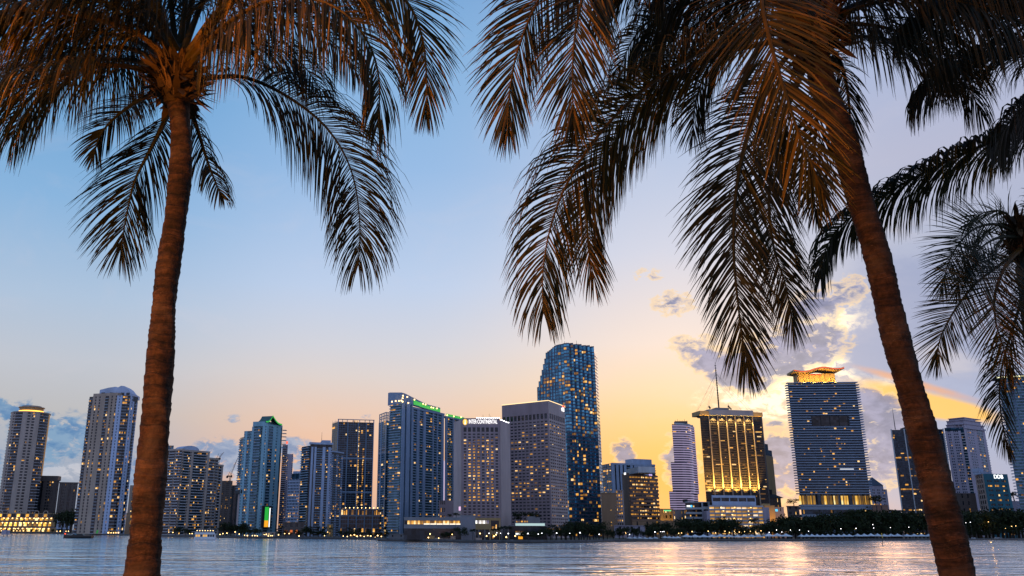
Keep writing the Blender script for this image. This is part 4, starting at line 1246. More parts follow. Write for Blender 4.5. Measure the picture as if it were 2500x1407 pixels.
mb = MB(); F4.box(mb, F4.L*.985, F4.L*1.10, GZ, zt4-2, -12, .8); F4.box(mb, -F4.L*.06, 0, GZ, zt4-6, -12, .8); Bg.part(mb, 'stair_tower', LILAC)
Bg.finish('core')
# gold up-lights that wash the tower
for k in range(6):
    u = F.L*(.07+.1435*k); b0 = F.p(u, 6.5, deckz+2.0)
    spot('tower_uplight', b0, F.p(u, -1, deckz+30), 560000, (1.0,.52,.08), 62, .6)
for k in range(5):
    u = F.L*(.21+.1435*k); spot('canopy_downlight', F.p(u, 2.8, zt-5.2), F.p(u, -4, zt-40), 80000, (1.0,.60,.16), 90, .4)
spot('tower_uplight', at(1868,1236,Y+30), at(1872,1110,Y2), 240000, (1.0,.50,.06), 50, .6)
spot('tower_uplight', F.p(-1, 9, zb-14), F.p(F.L*.08, 0, zb-3), 14000, (1.0,.55,.10), 100, .6)
spot('canopy_downlight', F.p(F.L*.07, 7, zt-12), F.p(F.L*.07, 0, zt-1), 4000, (1.0,.65,.15), 90, .4)
spot('canopy_downlight', F.p(F.L*.94, 7, zt-12), F.p(F.L*.94, 0, zt-1), 6000, (1.0,.60,.12), 90, .4)

# --- low white striped office with the blue sign, and small blocks round it
B = block('striped_office', 'low striped white office with a small blue and white lit sign', 'office block', (1677,1290),(1737,1290), 1226, 1010, 25, WHITE, glz=GD)
F = B.F; zt = B.zt
for f in range(7):
    z_ = GZ+(zt-3-GZ)*f/7; h_ = (zt-3-GZ)/7
    F.box(B.wall, 0, F.L*.68, z_, z_+h_*.42, 0, .6); F.box(B.wall, F.L*.68, F.L, z_, z_+h_*.6, 0, .6)
    for k in range(8):
        if B.rng.random() < .14: B.lamp_pane(F, F.L*.08*k, F.L*(.08*k+.05), z_+h_*.48, z_+h_*.9, .1)
F.box(B.wall, F.L*.66, F.L*.72, GZ, zt-.6, 0, .62); F.box(B.wall, F.L*.93, F.L, GZ, zt-.6, 0, .62)
mb = MB(); F.quad(mb, F.L*.05, F.L*.19, zt-5.6, zt-3.8, .8); B.part(mb, 'sign_panel', SIGNW)
mb = MB(); zc = zt-4.7; mb.v += [tuple(F.p(F.L*.235+1.4*math.cos(2*PI*k/12), .85, zc+1.4*math.sin(2*PI*k/12))) for k in range(12)]; mb.f.append(tuple(range(12))); B.part(mb, 'sign_disc', emis('cyan_sign_glow', (.10,.60,.95), 1.2))
mb = MB(); F.box(mb, F.L*.0, F.L*.12, zt, zt+3, -10, -1); B.part(mb, 'plant_room', DARK); B.finish('core')
B = block('amber_block', 'low amber lit block with a green lit sign strip', 'building', (1604,1290),(1646,1290), 1243, 1060, 20, GOLDC, pat='pwpwwpwp', fl=5, lit=.35)
mb = MB(); F = B.F; F.quad(mb, F.L*.45, F.L*.88, B.zt-2.6, B.zt-1.2, .9); B.part(mb, 'sign_strip', emis('mint_sign_glow', (.15,.9,.35), 1.0)); B.finish()
spot('block_uplight', B.F.p(B.F.L*.4, 14, GZ+3), B.F.p(B.F.L*.4, 0, GZ+14), 22000, (1.0,.55,.12), 110, .6)
B = block('small_block', 'plain pale block with two columns of amber windows right of the green sign strip', 'building', (1645,1290),(1671,1290), 1246, 1050, 18, MAUVE2, pat='pwPPPwp', fl=5, lit=.5); B.finish()
B = block('grey_block', 'plain grey block wedged between the pale block and striped office', 'building', (1668,1290),(1682,1290), 1245, 1045, 18, GREYC, pat='PwP', fl=5, lit=.2); B.finish()
B = block('long_low_block', 'long low terracotta roofed building behind the dark trees right of brown office', 'building', (1545,1300),(1675,1300), 1272, 980, 18, TAN, pat='PwPPwPPwPPwPPPwP', fl=2, lit=.2); B.finish()
B = block('low_white_block', 'low white block with a bright wall lamp at the foot of the brown office', 'building', (1500,1300),(1575,1300), 1284, 940, 14, LILAC, pat='PwPPwPwP', fl=1, lit=.2)
g = MB(); F = B.F; F.box(g, F.L*.33, F.L*.37, GZ+4, GZ+5.5, .8, 1.4); B.part(g, 'wall_lamp', WARM); B.finish()
B = block('gold_block', 'plain gold lit block with a cyan sign right of the parking garage', 'building', (1872,1300),(1897,1300), 1235, 1000, 25, GOLDC); B.F.box(B.wall, 0, B.F.L, GZ, B.zt-.6, 0, .5); B.finish('core')
spot('block_uplight', B.F.p(B.F.L*.5, 16, GZ+14), B.F.p(B.F.L*.5, 0, GZ+16), 16000, (1.0,.50,.08), 120, .6)
B = block('grey_annex', 'pale annex with a small cyan sign right of the plain gold block', 'building', (1897,1300),(1919,1300), 1239, 1010, 22, MAUVE2, pat='PPwP', fl=5, lit=.3)
mb = MB(); F = B.F; F.quad(mb, F.L*.02, F.L*.30, B.zt-4.6, B.zt-2.0, .9); B.part(mb, 'sign_panel', MATS['cyan_sign_glow']); B.finish()
Yh = 1150
B = block('hip_roof_block', 'dark building with an overhanging hip roof behind the plain gold block', 'building', (1880,1300),(1914,1300), 1216, Yh, 25, BROWN, pat='PwPwPwP', fl=6, lit=.12)
F = B.F; mb = MB(); a, c = F.p(-2,2.5,0), F.p(F.L+3.5,2.5,0); d, e = F.p(F.L+3.5,-25,0), F.p(-2,-25,0)
t0, t1, t2, t3 = F.p(F.L*.15,-8,0), F.p(F.L*.75,-8,0), F.p(F.L*.75,-16,0), F.p(F.L*.15,-16,0)
mb.prism([(a.x,a.y),(c.x,c.y),(d.x,d.y),(e.x,e.y)], B.zt, B.zt+5, [(t0.x,t0.y),(t1.x,t1.y),(t2.x,t2.y),(t3.x,t3.y)])
mb.box(t0.x, t0.x+8, t0.y, t0.y+6, B.zt+4, B.zt+11); B.part(mb, 'hip_roof', DARK); B.finish()
B = block('small_block', 'small pale and brown block with a rooftop tree left of the louvred tower', 'building', (1927,1300),(1957,1300), 1236, 1180, 25, MAUVE2, pat='PwwPPwwP', fl=6, lit=.06); B.finish()

# --- the louvred tower with the wavy gold crown
Y = 1110
A = at(1921,937,Y); C = at(2091,920,Y-8)
zt = A.z+.3
B = Bld('louvred_tower', 'wide blue tower of stacked white balcony slabs under a wavy gold crown', 'tower', mid(A,C), SLATE, glass('louvre_blue_glass', (0.018,0.045,0.08), 0.35), RAILL)
F = Face(A,C)
rr_ = Face(C,(C.x+1,C.y+40))
a, c = F.p(1.5,-2,0), F.p(F.L-1.5,-2,0); d, e = [Vector((*q,0)) for q in BK(a,c,36)]
B.body.prism([(a.x,a.y),(c.x,c.y),(d.x,d.y),(e.x,e.y)], GZ, zt-.6)
zA0, zA1 = at(2040,1233,Y).z, at(2040,1207,Y).z     # amenity deck
SLW = concrete('balcony_slab_paint', (0.26,0.33,0.45), .15)
def slab(z_, h, d=2.0, name='floor_slab'):
    mb = MB(); F.box(mb, 0, F.L, z_, z_+h, -5, d); return B.part(mb, name, SLW)
nf = 44; fh = (zt-zA1)/nf
zd0, zd1 = at(2010,1041,Y).z, at(2010,1017,Y).z
for f in range(nf+1):
    z_ = zA1+f*fh
    if zd0 < z_ < zd1-.5:
        mb = MB(); F.box(mb, 0, F.L*.285, z_, z_+fh*.30, -5, 2); F.box(mb, F.L*.82, F.L, z_, z_+fh*.30, -5, 2); B.part(mb, 'floor_slab', SLW)
    else: slab(z_, fh*.30)
    if f < nf:
        for k in range(30):
            pr = .045 + (.06 if .35 < k/30 < .75 else 0)
            if B.rng.random() < pr and not (zd0-fh < z_ < zd1 and 8 < k < 25):
                B.lamp_pane(F, F.L*k/30+.2, F.L*(k+.95)/30, z_+fh*.32, z_+fh*.97, -1.5)
mb = MB(); F.box(mb, F.L*.285, F.L*.82, zd0, zd1, -3, -.8); B.part(mb, 'dark_recess', GD)
for t in (.30,.42,.55,.68,.80):
    mb = MB(); F.box(mb, F.L*t, F.L*t+.5, zd0, zd1, -.8, -.2); B.part(mb, 'recess_post', DARK)
slab(zA0-2.2, 2.2, 2.6, 'deck_slab')
for f in range(4):
    z_ = GZ+(zA0-2.2-GZ)*f/4.0; slab(z_+ (zA0-2.2-GZ)/4*.6, (zA0-GZ)/4*.35, 2.2)
    for k in range(24):
        if B.rng.random() < .16: B.lamp_pane(F, F.L*k/24+.4, F.L*(k+.6)/24, z_+.6, z_+(zA0-GZ)/4*.55, -1.6)
for k in range(26):
    if k in (6,7,14,18): continue
    B.lamp_pane(F, F.L*k/26+.3, F.L*(k+1)/26-.2, zA0+.4, zA1-2.0, -1.6, emis('deck_amber_glow', (1.0,.50,.06), .8, True))
for k in range(14):
    mb = MB(); u = F.L*(k+.5)/14; F.box(mb, u-.4, u+.4, zA0, zA1, -.8, .6); B.part(mb, 'deck_column', GOLDC if k%3 else DARK)
# sawtooth of slab ends down the right side
mb = MB()
for f in range(nf): z_ = zA1+f*fh; F.box(mb, F.L-.2, F.L+1.8, z_, z_+fh*.34, -6, 1.0); 
B.part(mb, 'slab_end', SLW)
mb = MB()
for f in range(nf): z_ = zA1+f*fh; F.box(mb, -1.6, .2, z_, z_+fh*.34, -6, 1.0)
B.part(mb, 'slab_end', SLW)
mb = MB(); F.quad(mb, F.L*.60, F.L*.79, at(2060,1148,Y).z, at(2060,1148,Y).z+1.4, 2.2); B.part(mb, 'sign_strip', emis('soft_white_glow', (.8,.85,.95), .8))
# crown: wavy plate on a lit drum
zc0, zc1 = zt+.9, at(2000,912,Y).z
mb = MB(); F.box(mb, F.L*.19, F.L*.72, zt, zc1, -26, -6); B.part(mb, 'crown_wall', GOLDC)
for k in range(7):
    mb = MB(); u = F.L*(.20+.075*k); F.box(mb, u, u+.5, zt, zc1, -6, -5.2); B.part(mb, 'crown_rib', GOLDC)
def wave(t): return 1.7*math.sin(t*2*PI*1.5+2.6)+t*4.6
mb = MB(); gl = MB(); n = 36; u0, u1 = F.L*.115, F.L*.835
for k in range(n):
    t, s_ = k/n, (k+1)/n
    ua, ub_ = u0+(u1-u0)*t, u0+(u1-u0)*s_
    za, zb_ = zc1+1.0+wave(t), zc1+1.0+wave(s_)
    mb.box8([F.p(ua,2,za),F.p(ua,-30,za),F.p(ub_,-30,zb_),F.p(ub_,2,zb_),F.p(ua,2,za+2.6),F.p(ua,-30,za+2.6),F.p(ub_,-30,zb_+2.6),F.p(ub_,2,zb_+2.6)])
    gl.quad(F.p(ua,2.2,za+1.1),F.p(ub_,2.2,zb_+1.1),F.p(ub_,2.2,zb_+1.9),F.p(ua,2.2,za+1.9))
B.part(mb, 'wavy_roof', GOLDC); B.part(gl, 'red_light_line', emis('red_line_glow', (1.0,.12,.03), 1.3))
text('50 BISCAYNE', F, F.L*.44, zc1-1.9, 2.3, MATS['red_sign_glow'], B.root, B.off, -4.8, thick=.02)
B.finish(maxw=150)
for k in range(4):
    u = F.L*(.24+.15*k); spot('crown_uplight', F.p(u, 4.5, zt+1.2), F.p(u, -8, zc1+2), 16000, (1.0,.55,.06), 130, 1.2)

# --- right-hand group
Y = 1800
A, C = at(2132,1262,Y), at(2174,1264,Y)
B = Bld('spire_tower', 'slim stone tower under a pointed pyramid roof right of the louvred tower', 'tower', mid(A,C), LILAC, GB)
zs, zr, zap = at(2150,1195,Y).z, at(2148,1186,Y).z, at(2146,1164,Y).z
B.body.prism(flatfoot(A,C,30), GZ, zs); F = B.facade(A,C,GZ,zs,16,'PwwPwwPwwP',.06)
mb = MB(); F.box(mb, F.L*.06, F.L*.86, zs, zr, -26, -3); B.part(mb, 'upper_tier', LILAC)
a, c, d, e = F.p(F.L*.02,-2,0), F.p(F.L*.88,-2,0), F.p(F.L*.88,-27,0), F.p(F.L*.02,-27,0); ap = F.p(F.L*.42,-14,0)
mb = MB(); mb.prism([(q.x,q.y) for q in (a,c,d,e)], zr, zap, [(ap.x+o*.1, ap.y+o2*.1) for o,o2 in ((-1,-1),(1,-1),(1,1),(-1,1))]); B.part(mb, 'pyramid_roof', concrete('slate_roof', (.05,.07,.11))); B.finish()
B = block('cafe_block', 'small brick red block with lit terrace at the right foot of the louvred tower', 'building', (2138,1300),(2176,1300), 1234, 1090, 20, RUST, pat='PwPwPP', fl=4, lit=.2)
for k in range(6): B.lamp_pane(B.F, B.F.L*(.0+.1*k), B.F.L*(.07+.1*k), B.zt+.5, B.zt+1.8, 1.0)
B.finish()
B = block('far_block', 'distant pale rooftops above the trees left of the dark finned tower', 'building', (2176,1300),(2206,1300), 1246, 1500, 25, LILAC, pat='PwwPwwP', fl=7, lit=.02); B.finish()
Y = 1360
A = at(2175,1050,Y+14); C = at(2303,1043,Y)
zt = A.z
B = Bld('finned_tower', 'dark blue office tower with four white vertical fins behind the right palm trunk', 'office tower', mid(A,C), concrete('navy_panel', (.03,.045,.07)), glass('navy_glass', (.025,.04,.065), .5, cell=2.6))
F = Face(A,C)
B.body.prism(flatfoot(A,C,40), GZ, zt)
B.facade(A,C,GZ,zt-4,46,'gggggggggggggggg',.05,band=.3,litrow=lambda fr,f: .55 if f in (1,9,11,20,29,34) else .04)
for t in (.0,.245,.49,.735,.985):
    mb = MB(); F.box(mb, F.L*t-.6, F.L*t+.9, GZ, zt+1, 0, 1.5); B.part(mb, 'fin', WHITE)
mb = MB(); zp = at(2225,1040,Y).z; F.box(mb, F.L*.30, F.L*.75, zt, zp, -30, -2); B.part(mb, 'penthouse', B.wallm)
mb = MB(); q = at(2191,1040,Y); q2 = at(2189,996,Y); mb.tube([(q.x,q.y+8,zt),(q.x,q.y+8,q2.z)],[.7,.2],6); B.part(mb, 'mast', DARK); B.finish()
Y = 1500
A, Bc, C = at(2306,1049,Y+10), at(2352,1043,Y), at(2402,1043,Y+40)
B = Bld('pale_apartment_tower', 'pale lilac apartment tower with tiered crown behind the teal building', 'tower', mid(A,C), LILAC, GT, RAILL)
zt = A.z; zc = at(2360,1038,Y).z
B.body.prism(flatfoot(A,Bc,35), GZ, zt); B.body.prism(quadfoot(A,Bc,C), GZ, zc-4)
B.facade(A,Bc,GZ,zt-3,38,'PwwPwwwPb',.07,wh=.5); B.facade(Bc,C,GZ,zc-6,39,'PwwwPwbP',.08,wh=.5)
F = Face(Bc,C); F1 = Face(A,Bc)
zq = at(2378,1018,Y+20).z
for k,(i0,i1,h0,h1,dd) in enumerate(((0,1,-6,-3,2.5),(.03,.97,-3,2,.5),(.0,1.0,2,3.2,1.8),(.08,.9,3.2,9,-1),(.05,.93,9,10,.5),(.2,.72,10,14,-3),(.15,.98,14,15,-2))):
    mb = MB(); F.box(mb, F.L*i0, F.L*i1, zc+h0, zc+h1, -30, dd); B.part(mb, 'crown_tier', LILAC)
mb = MB(); F1.box(mb, F1.L*.55, F1.L*1.0, zt+8, zt+9, -12, 1); 
for t in (.58,.78,.96): F1.box(mb, F1.L*t-.4, F1.L*t+.4, zt, zt+8, -1, 0)
B.part(mb, 'roof_pergola', LILAC)
mb = MB()
for k in range(34): z_ = GZ+20+k*(zc-40)/34; F.box(mb, F.L, F.L+2.2, z_, z_+1.0, -10, .6)
for k in range(12): z_ = zt-8-k*4; F1.box(mb, -2.6, .2, z_, z_+.8, -6, .8)
B.part(mb, 'balcony', RAIL)['kind'] = 'stuff'; B.finish()
Y = 1290
A, Bc, C = at(2381,1162,Y+36), at(2400,1157,Y), at(2458,1155,Y+8)
B = Bld('teal_block', 'teal office block with a pale side wall and a white lit sign up top', 'office block', gz(Bc), TEAL, GB)
zt = Bc.z
B.body.prism(quadfoot(A,Bc,C), GZ, zt-.3)
sh = B.wall; B.wall = MB(); B.facade(A,Bc,GZ,zt,12,'pwwwp',.0,wh=.7,ww=.7); lw = B.wall; B.wall = sh; B.part(lw, 'side_wall', BEIGE2)
F = Face(Bc,C); F.box(B.wall, 0, F.L, zt-9, zt, 0, .6)
B.facade(Bc,C,GZ,zt-9,12,'PwWPwWPWwP',.26,wh=.40,wd=.6,ww=.9)
mb = MB(); F.box(mb, F.L*.12, F.L*.55, zt, zt+4.5, -25, -10); F.box(mb, F.L*.1, F.L*.3, zt+4, zt+9, -25, -12); B.part(mb, 'plant_room', BLUEW)
text('DDB', F, F.L*.60, zt-4.2, 8.0, SIGNW, B.root, B.off, .9, thick=.12)
B.finish()
B = block('brown_block', 'dark brown building with scattered lamps between right trunk and teal building', 'building', (2322,1300),(2396,1300), 1205, 1330, 25, BROWN, pat='PPwPPwPwPP', fl=6, lit=.18); B.finish()
B = block('lilac_block', 'low lilac block with a dark rooftop tree at the right edge beyond the teal building', 'building', (2473,1300),(2515,1300), 1224, 1340, 25, LILAC, pat='PPPPwP', fl=6, lit=.05); B.finish()
Y = 1180
A, C = at(2434,918,Y+30), at(2580,905,Y)
B = Bld('dark_balcony_tower', 'dark blue balcony tower with a bright roof line behind the far right fronds', 'tower', mid(A,C), SLATE, GTL, STEEL)
zt = A.z
B.body.prism(flatfoot(A,C,40), GZ, zt)
F = B.facade(A,C,GZ,zt-4,52,'bbpbbbpbbbb',.06,bd=1.6)
mb = MB(); F.box(mb, -1, F.L, zt-3.2, zt-1.6, 0, 1.5); B.part(mb, 'roof_light_line', emis('cream_line_glow', (1.0,.95,.55), 1.6))
mb = MB(); F.box(mb, -1.5, F.L, zt-1.6, zt, -40, 1.8); B.part(mb, 'roof_slab', SLATE)
mb = MB()
for k in range(50): z_ = GZ+6+k*(zt-14-GZ)/50; F.box(mb, -2.4, .1, z_, z_+.9, -8, .9)
B.part(mb, 'balcony_end', STEEL); B.finish()

# --- orange lit terraces at the far left and the pale pavilion beside them
Y = 1690
B = block('terrace_hotel', 'low hotel of stepped terraces glowing orange below the round beige tower', 'hotel', (-40,1300),(136,1300), 1254, Y, 20, GOLDC)
F = B.F; L = F.L
zt = B.zt; AMB = emis('amber_terrace_glow', (1.0,.46,.05), 1.5, True)
for k,(y0,y1,dd) in enumerate(((1299,1287,9),(1286,1273,6),(1272,1262,3))):
    z0, z1 = at(60,y0,Y).z, at(60,y1,Y).z
    mb = MB(); F.box(mb, 0, L*(1-.02*k), z0, z1-1.5, -2, dd); B.part(mb, 'terrace_wall', GOLDC)
    mb = MB(); F.box(mb, 0, L*(1-.02*k), z1-1.5, z1-.6, -2, dd+.8); B.part(mb, 'terrace_ledge', MAUVE2)
    for q in range(14): B.lamp_pane(F, L*(.02+.068*q), L*(.058+.068*q), z0+1.0, z1-2.2, dd+.1, AMB)
    for q in range(12):
        g = MB(); u = L*(.26+.06*q); F.box(g, u, u+1.6, z1-3.6, z1-2.2, dd, dd+.9); B.part(g, 'terrace_lamp', WARM)
for q in range(12):
    if q%2: continue
    mb = MB(); u = L*(.2+.063*q)
    ring = [F.p(u+4.2*math.cos(PI*k/8), 1.0, zt+1+4.0*math.sin(PI*k/8)) for k in range(9)]
    mb.tube([F.p(u+4.2,1,zt-5)]+ring+[F.p(u-4.2,1,zt-5)], [.7]*11, 5); B.part(mb, 'arch', BEIGE2)
    B.lamp_pane(F, u-3, u+3, zt-6, zt-1.0, .9, AMB)
B.finish('core')
B = block('pavilion', 'white two-storey pavilion with square windows beside the orange terraces', 'building', (136,1300),(168,1300), 1257, 1630, 16, BLUEW, ybot=1292, pat='pwwwp', fl=2, lit=.0, wh=.8, ww=.8)
mb = MB(); F = B.F; F.box(mb, 0, F.L, GZ, B.off.z, -14, -.5); B.part(mb, 'base', GREYC); B.finish()
B = block('lit_lodge', 'small amber lit lodge between the twin-faced tower and the left palm trunk', 'building', (304,1300),(345,1300), 1253, 1240, 14, TAN, pat='PwPwP', fl=3, lit=.8); B.finish()
# --- waterfront restaurants between the sea-green and grey-blue towers
B = block('restaurant', 'dark waterfront restaurant with red and amber lights beside the sea-green tower', 'restaurant', (690,1300),(742,1300), 1276, 900, 14, BROWN, pat='pWpWpWpW', fl=2, lit=.6, litmat=emis('ember_glow', (1.0,.22,.04), .9, True)); B.finish()
B = block('restaurant_terrace', 'amber lit waterfront terrace pavilion below the wide low glass block', 'restaurant', (850,1310),(925,1310), 1305, 868, 8, BROWN, pat='pWpWpWpWpWpW', fl=1, lit=.95, litmat=emis('amber_terrace_bright', (1.0,.50,.10), 1.4, True)); B.finish()
B = block('marina_lodge', 'cream lodge with lamps at the foot of the sea-green tower', 'building', (640,1310),(672,1310), 1300, 905, 8, BEIGE2, pat='pwpwpwp', fl=1, lit=.5); B.finish()
B = block('entrance_block', 'cream gatehouse with bright warm doorway below the grey-blue balcony tower', 'building', (798,1305),(812,1305), 1281, 925, 8, GOLDC, pat='PwP', fl=2, lit=.6); B.finish()
B = block('boathouse', 'small grey boathouse on the point at the foot of the crested tower', 'building', (948,1315),(990,1315), 1304, 735, 10, GREYC, pat='PwPPwP', fl=1, lit=.1); B.finish()
# --- tower cranes
for (bx,by,ty,jx,jy,lab,Yc) in ((561,1180,1163,583,1113,'tower crane with raised jib between cream block and sea-green tower',1600),(531,1160,1120,547,1104,'tower crane jib just above the stepped right end of the cream block',1650)):
    b0 = at(bx,by,Yc); tp = at(bx,ty,Yc); jb = at(jx,jy,Yc)
    t = thing('tower_crane', lab, 'crane', (b0.x,b0.y,GZ))
    mb = MB(); s_ = 1.1
    for dx in (-s_,s_):
        for dy in (-s_,s_): mb.tube([(b0.x+dx,b0.y+dy,GZ),(b0.x+dx,b0.y+dy,tp.z)],[.3,.3],4)
    z_ = GZ; k = 0
    while z_ < tp.z-4: 
        mb.tube([(b0.x-s_,b0.y-s_,z_),(b0.x+s_,b0.y-s_,z_+4)],[.2,.2],4); z_ += 4
    mb.build('mast', DARK, t, t.location)
    mb = MB(); mb.box(b0.x-6,b0.x+2.5,b0.y-1.5,b0.y+1.5,tp.z-1,tp.z+1.2); mb.box(b0.x-7,b0.x-4,b0.y-1.5,b0.y+1.5,tp.z-3.4,tp.z+.2); mb.box(b0.x+1.2,b0.x+3.4,b0.y-1.2,b0.y+1.2,tp.z-2.2,tp.z+1.8); mb.build('cab', DARK, t, t.location)
    mb = MB(); base = Vector((b0.x+1,b0.y,tp.z+1)); d = jb-base; up = Vector((-.6,0,.9))
    mb.tube([base,jb],[.45,.25],4); mb.tube([base+up*2.4,jb],[.35,.2],4)
    for k in range(14): 
        p, q = base+d*(k/14), base+d*((k+1)/14); mb.tube([p+up*2.4*(1-k/14),q],[.18,.18],4)
    mb.build('jib', concrete('crane_paint', (.22,.10,.08)), t, t.location)
    mb = MB(); mb.tube([Vector((b0.x-4,b0.y,tp.z+1)),Vector((b0.x-1,b0.y,tp.z+9))],[.4,.3],4); mb.tube([Vector((b0.x-1,b0.y,tp.z+9)),base+d*.8],[.12,.12],4); mb.build('tie_frame', DARK, t, t.location)
# ------------------------------------------------------------------ far-shore vegetation
def leafmat(name, stops, rough=0.6, trans=0.0):
    m, nt, b = newmat(name)
    ge = nd(nt, 'ShaderNodeNewGeometry'); oi = nd(nt, 'ShaderNodeObjectInfo')
    tc = nd(nt, 'ShaderNodeTexCoord'); no = nd(nt, 'ShaderNodeTexNoise', i_Scale=4.0, i_Detail=4.0)
    nt.links.new(tc.outputs['Object'], no.inputs['Vector'])
    a1 = nd(nt, 'ShaderNodeMath', operation='MULTIPLY_ADD'); a1.inputs[1].default_value = .55; a1.inputs[2].default_value = -.05
    nt.links.new(ge.outputs['Random Per Island'], a1.inputs[0])
    a2 = nd(nt, 'ShaderNodeMath', operation='MULTIPLY_ADD'); a2.inputs[1].default_value = .5
    nt.links.new(no.outputs['Fac'], a2.inputs[0]); nt.links.new(a1.outputs[0], a2.inputs[2])
    r = ramp(nt, stops); nt.links.new(a2.outputs[0], r.inputs['Fac'])
    nt.links.new(r.outputs['Color'], b.inputs['Base Color'])
    b.inputs['Roughness'].default_value = rough
    b.inputs['Specular IOR Level'].default_value = 0.12
    if trans:
        tl = nd(nt, 'ShaderNodeBsdfTranslucent'); mx = nd(nt, 'ShaderNodeMixShader'); mx.inputs[0].default_value = trans
        g2 = nd(nt, 'ShaderNodeMix', data_type='RGBA', blend_type='MULTIPLY'); g2.inputs[0].default_value = 1.0; g2.inputs[7].default_value = (2.2, 1.9, .9, 1)
        nt.links.new(r.outputs['Color'], g2.inputs[6]); nt.links.new(g2.outputs[2], tl.inputs['Color'])
        nt.links.new(b.outputs[0], mx.inputs[1]); nt.links.new(tl.outputs[0], mx.inputs[2])
        nt.links.new(mx.outputs[0], nt.nodes['Material Output'].inputs['Surface'])
    return m
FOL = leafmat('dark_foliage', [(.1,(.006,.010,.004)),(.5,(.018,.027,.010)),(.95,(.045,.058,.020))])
BARK = concrete('dark_bark', (.03,.024,.018), .3, .9, 1.5)
def tree_meshes(seed, w=1.0):
    r = random.Random(seed); cr = MB(); tr = MB()
    H = 10.0
    tr.tube([(0,0,-.5),(.1,.05,2),(.0,.1,4),(.2,0,6.5)],[.38,.30,.22,.10],7)
    cl = []
    for k in range(13):
        a = r.random()*2*PI; rad = r.random()**.6*3.6*w; z = 4.2+r.random()*4.6
        rad *= 1.0-.10*abs(z-5.5)
        cl.append((rad*math.cos(a), rad*math.sin(a), z, 1.0+r.random()*1.1))
    for (x,y,z,q) in cl[:6]: tr.tube([(0,.05,3.0+r.random()),(x*.5,y*.5,z*.72),(x,y,z)],[.16,.10,.03],5)
    for (x,y,z,q) in cl:
        for _ in range(46):
            v = Vector((r.gauss(0,1),r.gauss(0,1),r.gauss(0,.75)))
            v = v.normalized()*(r.random()**.4)*q*1.15
            c = Vector((x,y,z))+v
            e = Euler((r.random()*6,r.random()*6,r.random()*6)).to_matrix()
            s_ = .20+r.random()*.26
            p, u = e@Vector((s_,0,0)), e@Vector((0,s_*.7,0))
            cr.quad(c-p*1.2, c-u, c+p*1.2, c+u)
    return tr.mesh('tree_trunk', BARK), cr.mesh('tree_crown', FOL)
PROT = [tree_meshes(100+k, .8+.09*k) for k in range(7)]
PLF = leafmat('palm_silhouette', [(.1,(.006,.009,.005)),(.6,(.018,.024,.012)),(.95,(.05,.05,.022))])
def palm_meshes(seed):
    r = random.Random(seed); tr = MB(); cr = MB()
    lean = r.uniform(-.8,.8)
    tr.tube([(0,0,-.5),(lean*.2,0,3),(lean*.6,.1,6),(lean,.1,8.6)],[.26,.20,.17,.15],7)
    top = Vector((lean,.1,8.6))
    for k in range(15):
        a = 2*PI*k/15+r.random()*.4; el = r.uniform(-.3,1.1); L = r.uniform(2.4,3.2)
        d = Vector((math.cos(a)*math.cos(el), math.sin(a)*math.cos(el), math.sin(el)))
        pts = []; p = top.copy()
        for q in range(9):
            pts.append(p.copy()); p += d*(L/8); d = (d+Vector((0,0,-.19))).normalized()
        cr.tube(pts, [.05]*9, 3, False)
        sd = Vector((-math.sin(a), math.cos(a), 0))
        for q in range(1,9):
            for h in (0,.5):
                b = pts[q-1].lerp(pts[q], h); t = (pts[q]-pts[q-1]).normalized()
                l_ = .85*(1-.55*abs(q-3.5)/5)
                for s_ in (-1,1):
                    e = b+(sd*s_*.75+t*.5+Vector((0,0,-.45))).normalized()*l_
                    w = t*.085
                    cr.quad(b-w, b+w, e+w*.25, e-w*.25)
    return tr.mesh('palm_trunk', BARK), cr.mesh('palm_crown', PLF)
PPROT = [palm_meshes(300+k) for k in range(5)]
ORD = 'first second third fourth fifth sixth seventh eighth ninth tenth eleventh twelfth thirteenth fourteenth fifteenth sixteenth seventeenth eighteenth nineteenth twentieth'.split()
def plant(kind, px, pytop, Y, label, group, gz_=GZ, rng=random, wide=1.0):
    base = at(px, 1300, Y); top = at(px, pytop, Y).z
    pr = PROT if kind == 'tree' else PPROT
    trm, crm = pr[rng.randrange(len(pr))]
    s_ = max(.12, (top-gz_)/(9.6 if kind == 'tree' else 9.7))
    o = thing('shore_tree' if kind == 'tree' else 'shore_palm', label, 'tree' if kind == 'tree' else 'palm tree', (base.x, base.y, gz_), group)
    o.rotation_euler = (0,0,rng.random()*6.28); o.scale = (s_*wide, s_*wide, s_)
    for nm, me in (('trunk', trm), ('crown', crm)):
        c = bpy.data.objects.new(nm, me); COL.objects.link(c); c.parent = o
rg = random.Random(11)
